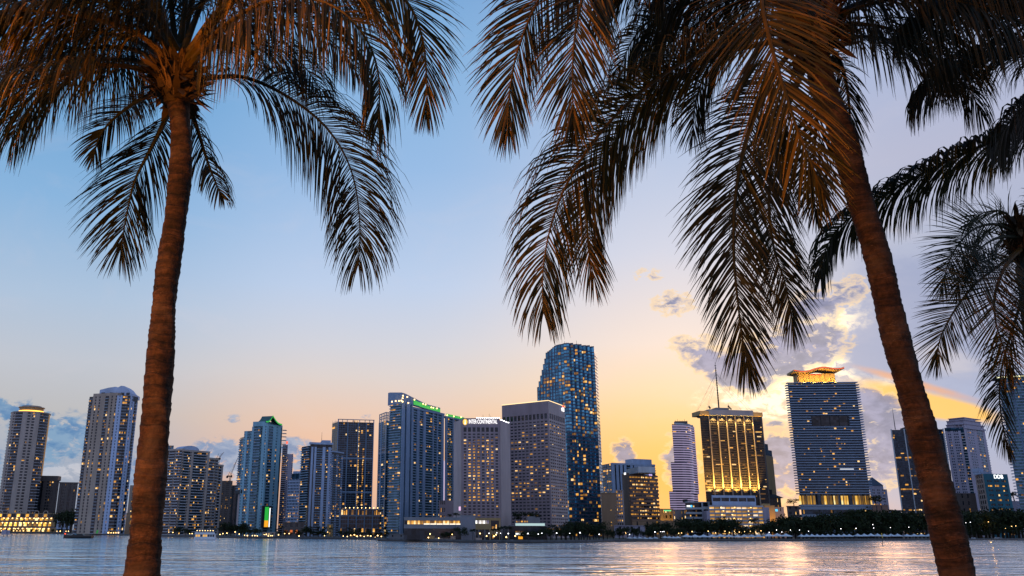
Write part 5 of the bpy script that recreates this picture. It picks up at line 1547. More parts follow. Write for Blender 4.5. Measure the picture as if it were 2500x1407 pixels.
# (x from, x to, top y from, top y to, number, kind, metres behind quay, what they stand in front of)
ROWS = [
 (146,176,1243,1256,3,'tree',30,'in front of the brown apartment block'),
 (196,242,1277,1281,5,'tree',18,'at the foot of the twin-faced tower'),
 (238,246,1275,1277,1,'palm',14,'at the foot of the twin-faced tower'),
 (6,150,1291,1293,9,'tree',6,'along the quay below the orange terraces'),
 (420,470,1288,1292,4,'tree',16,'before the broad cream block'),
 (470,535,1284,1290,3,'palm',16,'before the broad cream block'),
 (538,604,1272,1282,6,'tree',40,'between the cream block and the sea-green tower'),
 (582,636,1290,1296,5,'tree',12,'left of the sea-green tower foot'),
 (668,690,1278,1292,2,'palm',16,'right of the sea-green tower foot'),
 (676,730,1290,1300,4,'tree',14,'before the waterfront restaurant'),
 (722,800,1278,1300,8,'tree',16,'between restaurant and grey-blue tower'),
 (752,815,1284,1288,4,'palm',14,'before the grey-blue balcony tower'),
 (826,946,1295,1301,11,'tree',10,'before the wide low glass block'),
 (840,946,1286,1292,6,'palm',12,'before the wide low glass block'),
 (984,1062,1287,1292,6,'palm',20,'before the grey podium ribbon'),
 (1000,1110,1296,1300,6,'tree',16,'before the grey podium ribbon'),
 (1120,1132,1288,1289,1,'tree',7,'before the curved podium wall'),
 (1150,1162,1290,1292,2,'palm',8,'right of the curved podium wall'),
 (1203,1248,1283,1293,6,'palm',18,'before the gold podium block'),
 (1270,1336,1293,1300,5,'tree',14,'before the grey pavilion'),
 (1318,1386,1280,1290,6,'palm',22,'before the office block'),
 (1340,1400,1284,1292,5,'tree',18,'before the office block'),
 (1376,1476,1271,1284,9,'tree',30,'below the tallest glass tower'),
 (1384,1470,1270,1280,4,'palm',34,'below the tallest glass tower'),
 (1478,1600,1286,1296,10,'tree',24,'before the brown office'),
 (1586,1632,1274,1280,4,'tree',40,'right of the brown office'),
 (1632,1668,1286,1294,4,'tree',26,'right of the brown office'),
 (1664,1800,1264,1274,12,'tree',40,'before the parking garage'),
 (1730,1850,1263,1284,6,'palm',44,'before the parking garage'),
 (1800,1850,1284,1290,4,'tree',30,'before the parking garage'),
 (1856,1896,1274,1282,4,'tree',40,'below the plain gold block'),
 (1896,2010,1258,1266,12,'tree',48,'below the left half of the louvred tower'),
 (2004,2110,1252,1262,10,'tree',50,'below the right half of the louvred tower'),
 (2090,2200,1246,1252,12,'tree',60,'below the pyramid-roofed tower'),
 (2185,2270,1250,1256,8,'tree',56,'left of the right palm trunk'),
 (2300,2400,1246,1256,11,'tree',70,'below the dark brown building'),
 (2390,2510,1244,1254,12,'tree',66,'below the teal building'),
 (2190,2200,1243,1244,1,'palm',70,'left of the right palm trunk'),
 (2430,2440,1240,1241,1,'palm',66,'below the teal building'),
 (1900,2240,1282,1292,18,'tree',30,'lower down behind the tents'),
 (2330,2500,1280,1294,12,'tree',40,'low behind the parked cars'),
]
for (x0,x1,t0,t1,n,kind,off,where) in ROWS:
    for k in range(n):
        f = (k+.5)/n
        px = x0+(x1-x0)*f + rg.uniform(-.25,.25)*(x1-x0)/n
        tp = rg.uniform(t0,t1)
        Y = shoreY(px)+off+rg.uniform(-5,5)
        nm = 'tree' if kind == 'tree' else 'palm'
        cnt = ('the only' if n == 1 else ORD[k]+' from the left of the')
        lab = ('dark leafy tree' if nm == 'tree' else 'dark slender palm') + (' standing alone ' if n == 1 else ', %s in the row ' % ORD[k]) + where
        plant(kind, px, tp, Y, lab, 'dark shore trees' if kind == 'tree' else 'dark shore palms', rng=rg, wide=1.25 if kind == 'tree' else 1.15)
# roof-garden trees
for (px,tp,Y,zb,kind,lab) in ((1083,1244,800,1253,'tree','round dark tree on the mauve terrace block roof'),(1272,1251,705,1277,'tree','small dark tree growing behind the grey pavilion roof, left one'),
        (1300,1251,706,1277,'tree','wide dark tree growing behind the grey pavilion roof, right one'),(1114,1252,664,1264,'tree','dark tree on the grey podium roof next to the curved wall'),(1098,1255,664,1264,'tree','dark low tree on the podium roof left of the curved wall'),
        (1945,1219,1190,1236,'tree','dark tree on the roof left of the louvred tower'),(2147,1210,1095,1234,'tree','flat dark tree on the brick red cafe roof'),(2490,1202,1348,1224,'tree','dark tree on the lilac block roof at right edge'),
        (50,1270,1670,1288,'palm','palm on the orange terraces, left one of two'),(108,1272,1670,1290,'palm','palm on the orange terraces, right one of two')):
    plant(kind, px, tp, Y, lab, None, gz_=at(px, zb, Y).z, rng=rg, wide=2.0 if kind == 'tree' else 1.1)

# ------------------------------------------------------------------ tents, lamps, boats, cars, posts
TENT = concrete('white_canvas', (.62,.68,.74), .1, .7, .4); POST = concrete('dark_pole', (.03,.03,.035), .2, .5)
def tent(px, wpx, ytop, label):
    Y = shoreY(px)+9; c = at(px,1310,Y); w = wpx/FOC*Y*.5; zt = at(px,ytop,Y).z
    t = thing('canopy_tent', label, 'tent', (c.x,c.y,GZ), 'white canopy tents along the quay')
    mb = MB(); ze = zt-(zt-GZ)*.42
    prf = [(1.0,ze),(.62,ze+(zt-ze)*.28),(.28,ze+(zt-ze)*.62),(.05,zt)]
    ring = []
    for s_, z in prf:
        i = len(mb.v); mb.v += [(c.x-w*s_,c.y-3.4*s_,z),(c.x+w*s_,c.y-3.4*s_,z),(c.x+w*s_,c.y+3.4*s_,z),(c.x-w*s_,c.y+3.4*s_,z)]; ring.append(i)
    for a, b_ in zip(ring, ring[1:]):
        for q in range(4): mb.f.append((a+q,a+(q+1)%4,b_+(q+1)%4,b_+q))
    mb.f.append(tuple(ring[-1]+q for q in range(4)))
    i = len(mb.v); mb.v += [(c.x-w,c.y-3.4,ze-.5),(c.x+w,c.y-3.4,ze-.5),(c.x+w,c.y+3.4,ze-.5),(c.x-w,c.y+3.4,ze-.5)]
    for q in range(4): mb.f.append((i+q,i+(q+1)%4,ring[0]+(q+1)%4,ring[0]+q))
    mb.build('canopy', TENT, t, t.location)
    for sx, sy in ((-1,-1),(1,-1),(1,1),(-1,1)):
        mb = MB(); mb.tube([(c.x+sx*w*.95,c.y+sy*3.2,GZ),(c.x+sx*w*.95,c.y+sy*3.2,ze)],[.09,.09],5); mb.build('pole', POST, t, t.location)
TG = [(1530,1606,6,9,1311,'before the brown office'),(1618,1660,4,12,1309,'below the amber lit low block'),(1666,1790,6,22,1304.5,'before the parking garage'),(1792,1860,4,18,1305.5,'before the plain gold block'),
      (1866,1930,3,24,1302.5,'left of the louvred tower'),(1950,2080,10,14,1304,'below the louvred tower'),(2086,2200,7,18,1303,'below the pyramid-roofed tower'),(2206,2276,4,18,1303.5,'next to the right palm trunk')]
for (x0,x1,n,w,yt,where) in TG:
    for k in range(n): tent(x0+(x1-x0)*(k+.5)/n, w, yt+rg.uniform(-.8,.8), 'white peaked canopy tent, %s in the row %s' % (ORD[k], where))
def lamp(px, py, label, Y=None, mat=WARM, size=.38, arms=1, gz_=GZ, name='street_lamp', grp='lit street lamps on the far shore'):
    Y = Y or shoreY(px)+6; p = at(px,py,Y)
    t = thing(name, label, 'street lamp' if name == 'street_lamp' else 'path light', (p.x,p.y,gz_), grp)
    mb = MB(); mb.tube([(p.x,p.y,gz_),(p.x,p.y,p.z)],[.10,.07],5)
    if arms > 1: mb.box(p.x-2.2,p.x+2.2,p.y-.06,p.y+.06,p.z-.06,p.z+.06)
    mb.build('pole', POST, t, t.location)
    for k in range(arms):
        x = p.x+(k-(arms-1)/2)*1.4; size = size*rg.uniform(.75,1.2)
        mb = MB(); mb.prism([(x+size*math.cos(2*PI*q/8),p.y+size*math.sin(2*PI*q/8)) for q in range(8)], p.z, p.z+size*1.5, [(x+size*.5*math.cos(2*PI*q/8),p.y+size*.5*math.sin(2*PI*q/8)) for q in range(8)])
        mb.build('lamp_head', mat, t, t.location)
LG = [('before the gold podium block',COOL,[(1194,1303),(1213,1302),(1222,1303),(1241,1304)]),('before the office block',COOL,[(1289,1304),(1314,1305),(1323,1303),(1359,1303)]),
      ('below the tallest glass tower',COOL,[(1391,1303),(1416,1302),(1463,1306)]),('before the brown office',COOL,[(1537,1306),(1599,1300)]),
      ('before the parking garage',WARM,[(1657,1303),(1664,1302),(1690,1299),(1729,1298),(1747,1302),(1770,1298),(1781,1301),(1793,1298),(1805,1300),(1818,1299),(1832,1298),(1845,1300),(1858,1297)]),
      ('below the plain gold block',COOL,[(1878,1301),(1896,1295),(1909,1300)]),('below the louvred tower',COOL,[(1930,1295),(1952,1295),(1974,1298),(2053,1292),(2090,1291)]),
      ('below the pyramid-roofed tower',COOL,[(2131,1282),(2133,1290),(2174,1289),(2219,1288)]),('next to the right palm trunk',COOL,[(2265,1288)]),
      ('below the dark brown building',COOL,[(2348,1277),(2358,1277),(2369,1276)]),('below the teal building',WARM,[(2455,1291),(2470,1286),(2480,1285),(2413,1275)])]
for where, mt, L in LG:
    for k, (px,py) in enumerate(L): lamp(px, py, 'lit street lamp, %s from the left %s' % (ORD[k], where), mat=mt)
lamp(1617, 1299, 'tall lamp post with three white heads on the lawn right of the brown office', mat=COOL, arms=3)
PL = [('on the quay below the orange terraces',[(4,1297),(14,1297),(25,1297),(33,1297),(41,1297),(49,1297),(57,1297),(66,1297),(38,1292)]),('below the pale pavilion',[(139,1298),(147,1298),(161,1298),(167,1298),(204,1294)]),
      ('below the twin-faced tower',[(264,1302),(271,1302),(277,1302),(283,1302),(289,1302)]),('below the broad cream block',[(412,1300),(422,1301),(463,1304),(469,1304)]),
      ('left of the sea-green tower',[(537,1306),(544,1304),(554,1303),(574,1300),(584,1305),(597,1308),(604,1309),(616,1309)]),('at the foot of the sea-green tower',[(622,1309),(628,1310),(645,1306),(650,1306),(655,1310),(661,1309),(665,1309)]),
      ('before the waterfront restaurant',[(680,1307),(695,1304),(706,1304),(730,1310)]),('below the grey-blue balcony tower',[(792,1309),(800,1300)]),
      ('before the wide low glass block',[(838,1310),(848,1311),(856,1308),(865,1307),(872,1311),(880,1309),(889,1311),(898,1309),(905,1310),(916,1313),(922,1309),(931,1311)]),
      ('before the grey podium ribbon',[(1003,1307),(1035,1314),(1046,1314),(1050,1305),(1071,1315),(1104,1306)]),('before the gold podium block',[(1172,1304),(1188,1310),(1206,1311),(1211,1307),(1236,1313),(1258,1310)])]
for where, L in PL:
    for k, (px,py) in enumerate(L):
        gz_ = GZ; lamp(px, py, 'small warm waterfront light, %s from the left %s' % (ORD[k], where), Y=shoreY(px)+4, size=.75 if px < 400 else .5, name='path_light', grp='small warm lights on the quay')
# low cream garden walls on the quay before the podium
for (x0,x1,yt,lab,mt) in ((1001,1013,1309,'square cream gate pillar, left one of three before the grey podium',GOLDC),(1050,1061,1309,'square amber gate pillar, middle one of three before the grey podium',GOLDC),(1100,1112,1310,'square cream gate pillar, right one of three before the grey podium',BEIGE2)):
    Y = shoreY(x0)+5; a, c = at(x0,yt,Y), at(x1,yt,Y)
    mb = MB(); mb.box(a.x,c.x,a.y,a.y+2,GZ,a.z); mb.box(a.x-.2,c.x+.2,a.y-.2,a.y+2.2,a.z,a.z+.25)
    solo(mb, 'gate_pillar', mt, lab, 'pillar', (a.x,a.y,GZ), 'gate pillars on the quay')
for (x0,x1,lab) in ((1013.5,1049.5,'low cream garden wall between the left and middle gate pillars'),(1061.5,1099.5,'low cream garden wall between the middle and right gate pillars'),(1162,1176,'low cream garden wall right of the curved podium wall')):
    Y = shoreY(x0)+5.4; a, c = at(x0,1314,Y), at(x1,1314,Y)
    mb = MB(); mb.box(a.x,c.x,a.y,a.y+.6,GZ,a.z); mb.box(a.x,c.x,a.y-.1,a.y+.7,a.z,a.z+.15)
    solo(mb, 'garden_wall', BEIGE2, lab, 'wall', (a.x,a.y,GZ))
# passenger boat
HULLW = concrete('white_hull_paint', (.60,.64,.70), .08, .35, .5)
c = atz(500,1319.5,0); Lb = 51/FOC*c.y
t = thing('passenger_boat', 'white two-deck passenger boat with amber lit windows before the cream block', 'boat', (c.x,c.y,0))
def hull(L, W_, H, bow=.16, x0=0, y0=0, flip=1):
    mb = MB(); secs = []
    for k in range(13):
        s_ = k/12; x = (s_-.5)*L*flip
        w = W_*.5*min(1, (1-s_)/bow+.06) if s_ > 1-bow else W_*.5*(.92+.08*min(1,s_*6))
        h = H*(1+.35*max(0,s_-.7)/.3)
        i = len(mb.v)
        mb.v += [(x0+x,y0-w*.72,-.3),(x0+x,y0-w,h*.55),(x0+x,y0-w,h),(x0+x,y0+w,h),(x0+x,y0+w,h*.55),(x0+x,y0+w*.72,-.3)]
        secs.append(i)
    for a, b_ in zip(secs, secs[1:]):
        for q in range(6): mb.f.append((a+q,b_+q,b_+(q+1)%6,a+(q+1)%6))
    mb.f.append(tuple(secs[0]+q for q in range(6))); mb.f.append(tuple(secs[-1]+q for q in range(6)))
    return mb
hull(Lb, 5.5, 1.9, .12, c.x, c.y, -1).build('hull', HULLW, t, t.location)
x0, x1 = c.x-Lb*.42, c.x+Lb*.46
mb = MB()
for k in range(9): mb.box(x0+(x1-x0)*k/8-.15, x0+(x1-x0)*k/8+.15, c.y-2.2, c.y-2.0, 1.9, 4.6)
mb.box(x0, x1, c.y-1.6, c.y+2.2, 1.9, 4.6); mb.box(x0-.15,x1+.15,c.y-2.3,c.y-2.0,1.9,2.6); mb.build('cabin', HULLW, t, t.location)
for k in range(8):
    mb = MB(); a = x0+(x1-x0)*k/8+.25; e = x0+(x1-x0)*(k+1)/8-.25
    F = Face((a,c.y-1.62),(e,c.y-1.62)); F.quad(mb,0,F.L,2.7,4.3,.02); mb.build('window', emis('boat_window_glow', (1.0,.52,.08), .9) if k in (0,1,3,4) else GB, t, t.location)
mb = MB(); mb.box(x0-.6,x1+.5,c.y-2.6,c.y+2.6,4.6,5.0); mb.box(x0-.4,x1+.3,c.y-2.5,c.y-2.42,5.0,6.0); mb.build('upper_deck', HULLW, t, t.location)
mb = MB(); mb.box(x0+.4,x1-.5,c.y-2.2,c.y+2.2,7.6,7.8); mb.build('canopy', HULLW, t, t.location)
for k in range(6):
    mb = MB(); a = x0+.6+(x1-x0-1.6)*k/5; mb.box(a,a+.18,c.y-2.1,c.y-1.95,5.0,7.6); mb.build('post', HULLW, t, t.location)
for k in range(7):
    mb = MB(); a = x0+1.2+(x1-x0-2.6)*k/6; mb.box(a-.22,a+.22,c.y-2.2,c.y-1.9,7.1,7.5); mb.build('lamp', WARM, t, t.location)
# dark motor yacht heading left
c = atz(190,1314.8,0); Lb = 68/FOC*c.y
t = thing('motor_yacht', 'low black motor yacht with a red bow light crossing before the twin-faced tower', 'boat', (c.x,c.y,0))
BLK = concrete('black_hull_paint', (.006,.007,.009), .2, .35)
hull(Lb, 6, 2.6, .25, c.x, c.y, -1).build('hull', BLK, t, t.location)
mb = MB(); mb.prism([(c.x-Lb*.22,c.y-2),(c.x+Lb*.22,c.y-2),(c.x+Lb*.22,c.y+2),(c.x-Lb*.22,c.y+2)],2.4,4.0,[(c.x-Lb*.12,c.y-1.6),(c.x+Lb*.16,c.y-1.6),(c.x+Lb*.16,c.y+1.6),(c.x-Lb*.12,c.y+1.6)]); mb.build('cabin', BLK, t, t.location)
mb = MB(); mb.box(c.x-Lb*.47,c.x-Lb*.44,c.y-.4,c.y+.4,3.4,4.5); mb.build('bow_light', MATS['red_beacon_glow'], t, t.location)
mb = MB(); F = Face((c.x-Lb*.10,c.y-1.95),(c.x-Lb*.02,c.y-1.95)); F.quad(mb,0,F.L,3.1,3.7,.05); mb.build('window', GS, t, t.location)
mb = MB(); a = c.x+Lb*.5
for k in range(22): 
    xx = a+rg.random()**1.6*Lb*.5; mb.quad((xx,c.y-.9+rg.random()*1.2,.06),(xx+2.2,c.y-.8+rg.random(),.06),(xx+2.4,c.y+.9,.10),(xx+.1,c.y+.8,.10))
o = mb.build('wake_foam', concrete('sea_foam', (.7,.75,.8), .1, .8)); o['kind'] = 'stuff'
# small moored boats
for k,(px,col,lab) in enumerate(((1178,BLK,'small dark launch moored at the quay left of the gold podium block'),(1204,HULLW,'small white launch moored at the quay before the gold podium block'),(1247,HULLW,'small white cruiser moored at the quay below the hotel corner'))):
    c = atz(px,1325.2,0); c.y -= 4
    t = thing('motor_boat', lab, 'boat', (c.x,c.y,0), 'small boats moored at the quay')
    hull(6.5, 2.2, .9, .35, c.x, c.y, -1 if k%2 else 1).build('hull', col, t, t.location)
    mb = MB(); mb.prism([(c.x-1.2,c.y-.8),(c.x+1.6,c.y-.8),(c.x+1.6,c.y+.8),(c.x-1.2,c.y+.8)],.8,2.0,[(c.x-.6,c.y-.7),(c.x+1.4,c.y-.7),(c.x+1.4,c.y+.7),(c.x-.6,c.y+.7)]); mb.build('cabin', col, t, t.location)
    mb = MB(); F = Face((c.x-.7,c.y-.82),(c.x+1.2,c.y-.82)); F.quad(mb,0,F.L,1.3,1.8,.0); mb.build('window', GB, t, t.location)
# channel posts
for (px,yb,yt,lab,top) in ((2155,1332,1304,'leaning dark channel post with a yellow top in the water below the pyramid-roofed tower','yellow'),(1431,1333,1314,'plain dark channel post in the water below the tallest glass tower',None),(9.5,1310.5,1303,'left one of two short piles carrying pale boards in the water at far left','board'),(18,1310.5,1303,'right one of two short piles carrying pale boards in the water at far left','board')):
    b0 = atz(px,yb,0); tp = at(px-(1.5 if top == 'yellow' else 0),yt,b0.y); r_ = max(.14, 1.4/FOC*b0.y*.5)
    t = thing('channel_post', lab, 'post', (b0.x,b0.y,0))
    mb = MB(); mb.tube([(b0.x+(b0.x-tp.x)*.1,b0.y,-2),b0,tp],[r_*1.1,r_,r_],7); mb.build('post', BLK, t, t.location)
    if top == 'yellow':
        mb = MB(); d = Vector((tp.x-.1,tp.y,tp.z-2.6)); mb.tube([d,Vector((tp.x-.3,tp.y,tp.z+.5))],[r_*1.3,r_*1.3],7); mb.build('yellow_top', concrete('yellow_marker_paint', (.75,.5,.05), .15), t, t.location)
    if top == 'board':
        mb = MB(); mb.box(tp.x-2.6,tp.x+2.6,tp.y-.3,tp.y-.1,tp.z-1.0,tp.z+3.6); mb.build('board', LILAC, t, t.location)
c = atz(236,1309.5,0)
t = thing('channel_marker', 'small green channel marker in the water by the twin-faced tower', 'marker', (c.x,c.y,0))
mb = MB(); mb.tube([(c.x,c.y,-1),(c.x,c.y,3.4)],[.3,.25],6); mb.build('post', BLK, t, t.location)
mb = MB(); mb.box(c.x-1.1,c.x+1.1,c.y-.4,c.y-.3,3.2,5.2); mb.box(c.x-.6,c.x+1.6,c.y-.4,c.y-.3,5.2,7.0); mb.build('green_board', emis('marker_green', (.02,.35,.05), .5), t, t.location)
# parked cars right of the palm trunk
def car(px, col, label, ln=4.6):
    Y = shoreY(px)+5; c = at(px,1310,Y)
    t = thing('parked_car', label, 'car', (c.x,c.y,GZ), 'cars parked on the far quay')
    mb = MB(); x, y, z = c.x, c.y, GZ
    prof = [(-.5,.35),(-.5,.85),(-.38,1.0),(-.26,1.5),(.16,1.5),(.32,1.0),(.5,.85),(.5,.35)]
    i = len(mb.v); n = len(prof)
    for s_ in (-.9,.9): mb.v += [(x+u*ln,y+s_,z+h) for u,h in prof]
    for q in range(n): mb.f.append((i+q,i+(q+1)%n,i+n+(q+1)%n,i+n+q))
    mb.f.append(tuple(i+q for q in range(n))); mb.f.append(tuple(i+n+q for q in reversed(range(n))))
    mb.build('body', col, t, t.location)
    mb = MB(); mb.quad((x-.30*ln,y-.91,z+1.02),(x+.26*ln,y-.91,z+1.02),(x+.14*ln,y-.91,z+1.42),(x-.24*ln,y-.91,z+1.42)); mb.build('side_window', GB, t, t.location)
    for u in (-.31,.31):
        for s_ in (-.85,.85):
            mb = MB(); mb.tube([(x+u*ln,y+s_-.1,z+.34),(x+u*ln,y+s_+.1,z+.34)],[.34,.34],10); mb.build('wheel', BLK, t, t.location)
car(2376, HULLW, 'white car parked on the quay just right of the right palm trunk'); car(2432, HULLW, 'white car parked on the quay below the teal building, left of two'); car(2441, concrete('silver_paint', (.35,.36,.38), .1, .3), 'silver car parked on the quay below the teal building, right of two')
# warm lamp glow in the trees at right
gp = at(2413,1277,shoreY(2413)+34); l = bpy.data.lights.new('tree_lamp_light','POINT'); l.energy = 1800; l.color = (1.0,.5,.12); l.shadow_soft_size = .4
o = bpy.data.objects.new('tree_lamp_light', l); COL.objects.link(o); o.location = gp
# ------------------------------------------------------------------ coconut palms in the foreground
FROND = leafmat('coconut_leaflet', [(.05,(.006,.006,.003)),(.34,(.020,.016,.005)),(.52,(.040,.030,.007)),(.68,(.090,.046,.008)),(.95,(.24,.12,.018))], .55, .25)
DFROND = leafmat('shaded_leaflet', [(.05,(.004,.005,.003)),(.35,(.010,.011,.005)),(.60,(.014,.014,.006)),(.80,(.024,.017,.005)),(.95,(.065,.034,.008))], .55, .2)  # darker copy of the coconut leaflet; crown shade is put into its colour
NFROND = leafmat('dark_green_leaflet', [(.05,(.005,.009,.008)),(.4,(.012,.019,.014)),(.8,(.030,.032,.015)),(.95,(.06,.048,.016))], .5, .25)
def trunkmat():
    m, nt, b = newmat('palm_trunk_bark')
    tc = nd(nt, 'ShaderNodeTexCoord')
    mp = nd(nt, 'ShaderNodeMapping'); mp.inputs['Scale'].default_value = (1,1,7)
    nt.links.new(tc.outputs['Object'], mp.inputs['Vector'])
    n1 = nd(nt, 'ShaderNodeTexNoise', i_Scale=2.6, i_Detail=8.0, i_Roughness=.65, i_Distortion=.5); nt.links.new(mp.outputs[0], n1.inputs['Vector'])
    n2 = nd(nt, 'ShaderNodeTexNoise', i_Scale=22.0, i_Detail=5.0, i_Roughness=.7); nt.links.new(tc.outputs['Object'], n2.inputs['Vector'])
    r = ramp(nt, [(.30,(.010,.005,.003)),(.48,(.032,.014,.008)),(.66,(.070,.031,.016)),(.85,(.13,.072,.046))])
    nt.links.new(n1.outputs['Fac'], r.inputs['Fac'])
    r2 = ramp(nt, [(.38,(.25,)*3),(.60,(1,)*3)]); nt.links.new(n2.outputs['Fac'], r2.inputs['Fac'])
    mx = nd(nt, 'ShaderNodeMix', data_type='RGBA', blend_type='MULTIPLY'); mx.inputs[0].default_value = .8
    nt.links.new(r.outputs['Color'], mx.inputs[6]); nt.links.new(r2.outputs['Color'], mx.inputs[7])
    ra = nd(nt, 'ShaderNodeAttribute', attribute_name='ring')
    rr_ = ramp(nt, [(0.0,(.25,)*3),(.14,(.75,)*3),(.55,(1,)*3),(.84,(.95,)*3),(.93,(.22,)*3),(1.0,(.12,)*3)]); nt.links.new(ra.outputs['Fac'], rr_.inputs['Fac'])
    mxr = nd(nt, 'ShaderNodeMix', data_type='RGBA', blend_type='MULTIPLY'); mxr.inputs[0].default_value = .85
    nt.links.new(mx.outputs[2], mxr.inputs[6]); nt.links.new(rr_.outputs['Color'], mxr.inputs[7]); mx = mxr
    n5 = nd(nt, 'ShaderNodeTexNoise', i_Scale=1.7, i_Detail=5.0, i_Roughness=.6, i_Distortion=.8); nt.links.new(tc.outputs['Object'], n5.inputs['Vector'])
    r5 = ramp(nt, [(.50,(0,)*3),(.66,(.55,)*3)]); nt.links.new(n5.outputs['Fac'], r5.inputs['Fac'])
    mx5 = nd(nt, 'ShaderNodeMix', data_type='RGBA'); nt.links.new(r5.outputs['Color'], mx5.inputs[0]); nt.links.new(mx.outputs[2], mx5.inputs[6]); mx5.inputs[7].default_value = (.085,.052,.036,1); mx = mx5
    r6 = ramp(nt, [(.30,(.25,)*3),(.46,(1,)*3)]); nt.links.new(n5.outputs['Fac'], r6.inputs['Fac'])
    mx6 = nd(nt, 'ShaderNodeMix', data_type='RGBA', blend_type='MULTIPLY'); mx6.inputs[0].default_value = .9; nt.links.new(mx.outputs[2], mx6.inputs[6]); nt.links.new(r6.outputs['Color'], mx6.inputs[7]); mx = mx6
    # lichen spots low down
    v = nd(nt, 'ShaderNodeTexVoronoi', i_Scale=24.0); nt.links.new(mp.outputs[0], v.inputs['Vector'])
    r3 = ramp(nt, [(.10,(.45,)*3),(.26,(0,)*3)]); nt.links.new(v.outputs['Distance'], r3.inputs['Fac'])
    n3 = nd(nt, 'ShaderNodeTexNoise', i_Scale=2.2, i_Detail=3.0); nt.links.new(tc.outputs['Object'], n3.inputs['Vector'])
    r4 = ramp(nt, [(.52,(0,)*3),(.62,(.8,)*3)]); nt.links.new(n3.outputs['Fac'], r4.inputs['Fac'])
    mu = nd(nt, 'ShaderNodeMath', operation='MULTIPLY'); nt.links.new(r3.outputs['Color'], mu.inputs[0]); nt.links.new(r4.outputs['Color'], mu.inputs[1])
    mx2 = nd(nt, 'ShaderNodeMix', data_type='RGBA'); nt.links.new(mu.outputs[0], mx2.inputs[0]); nt.links.new(mx.outputs[2], mx2.inputs[6]); mx2.inputs[7].default_value = (.22,.15,.10,1)
    nt.links.new(mx2.outputs[2], b.inputs['Base Color'])
    b.inputs['Roughness'].default_value = .85; b.inputs['Specular IOR Level'].default_value = .2
    ad = nd(nt, 'ShaderNodeMath', operation='MULTIPLY_ADD'); ad.inputs[1].default_value = .6
    nt.links.new(n2.outputs['Fac'], ad.inputs[0]); nt.links.new(n1.outputs['Fac'], ad.inputs[2])
    bp = nd(nt, 'ShaderNodeBump', i_Strength=.9, i_Distance=.02); nt.links.new(ad.outputs[0], bp.inputs['Height']); nt.links.new(bp.outputs['Normal'], b.inputs['Normal'])
    return m
TRK = trunkmat()
FIB = leafmat('palm_fibre', [(.1,(.010,.006,.003)),(.5,(.055,.030,.014)),(.95,(.16,.085,.035))], .8)
def crom(P, n):
    """smooth curve through points, n samples"""
    P = [Vector(p) for p in P]
    Q = [P[0]*2-P[1]] + P + [P[-1]*2-P[-2]]
    out = []
    segs = len(P)-1
    for i in range(n+1):
        u = i/n*segs; k = min(int(u), segs-1); t = u-k
        a, b, c, d = Q[k:k+4]
        out.append(.5*((2*b)+(c-a)*t+(2*a-5*b+4*c-d)*t*t+(3*b-a-3*c+d)*t**3))
    return out
CAMP = Vector((0,0,CH))
def trunk(root, pts, seed, pitch=.075):
    """pts: (px, py, Y, width px); ring scars every few cm"""
    W3 = []; R3 = []
    for (px,py,Y,w) in pts:
        p = at(px,py,Y); dep = -(CAMROT.transposed() @ (p-CAMP)).z
        W3.append(p); R3.append(w*.5/FOC*dep)
    lo_ = W3[0] + (W3[0]-W3[1]).normalized()*((W3[0].z-NB+.3)/max(.2, (W3[1]-W3[0]).normalized().z))
    W3 = [lo_]+W3; R3 = [R3[0]*1.15]+R3
    C = crom(W3, 40); 
    RR = [v.x for v in crom([(r,0,0) for r in R3], 40)]
    # resample by length
    L = [0]
    for a, b in zip(C, C[1:]): L.append(L[-1]+(b-a).length)
    n = int(L[-1]/.0125); rg_ = random.Random(seed)
    pts_, rad, rph = [], [], []; k = 0
    nxt = pitch; ph0 = 0.0
    for i in range(n+1):
        s_ = L[-1]*i/n
        while k < 39 and L[k+1] < s_: k += 1
        f = (s_-L[k])/max(1e-6, L[k+1]-L[k])
        while s_ > nxt: ph0 = nxt; nxt += pitch*rg_.uniform(.35,1.7)
        ph = (s_-ph0)/(nxt-ph0)
        rad.append((RR[k]*(1-f)+RR[k+1]*f)*(1+.075*(ph-.5)-.05*(ph > .86)+.012*math.sin(s_*9)+.015*math.sin(s_*3.1+seed)))
        rph.append(ph)
        pts_.append(C[k].lerp(C[k+1], f))
    mb = MB(); mb.tube(pts_, rad, 28)
    # slanting, irregular scars
    for i in range(len(mb.v)):
        q = i % 28; x, y, z = mb.v[i]
        a = 2*PI*q/28
        mb.v[i] = (x+.005*math.sin(7*z+3*a)+.0025*math.sin(31*z+5*a), y+.005*math.sin(5*z+2*a), z+.016*math.sin(a+z*1.3)+.010*math.sin(3*a+z*5))
    o = mb.build('trunk', TRK, root, root.location, True)
    at_ = o.data.attributes.new('ring', 'FLOAT', 'POINT')
    at_.data.foreach_set('value', [rph[i//28] for i in range(len(mb.v))])
    return o
NFR = [0]
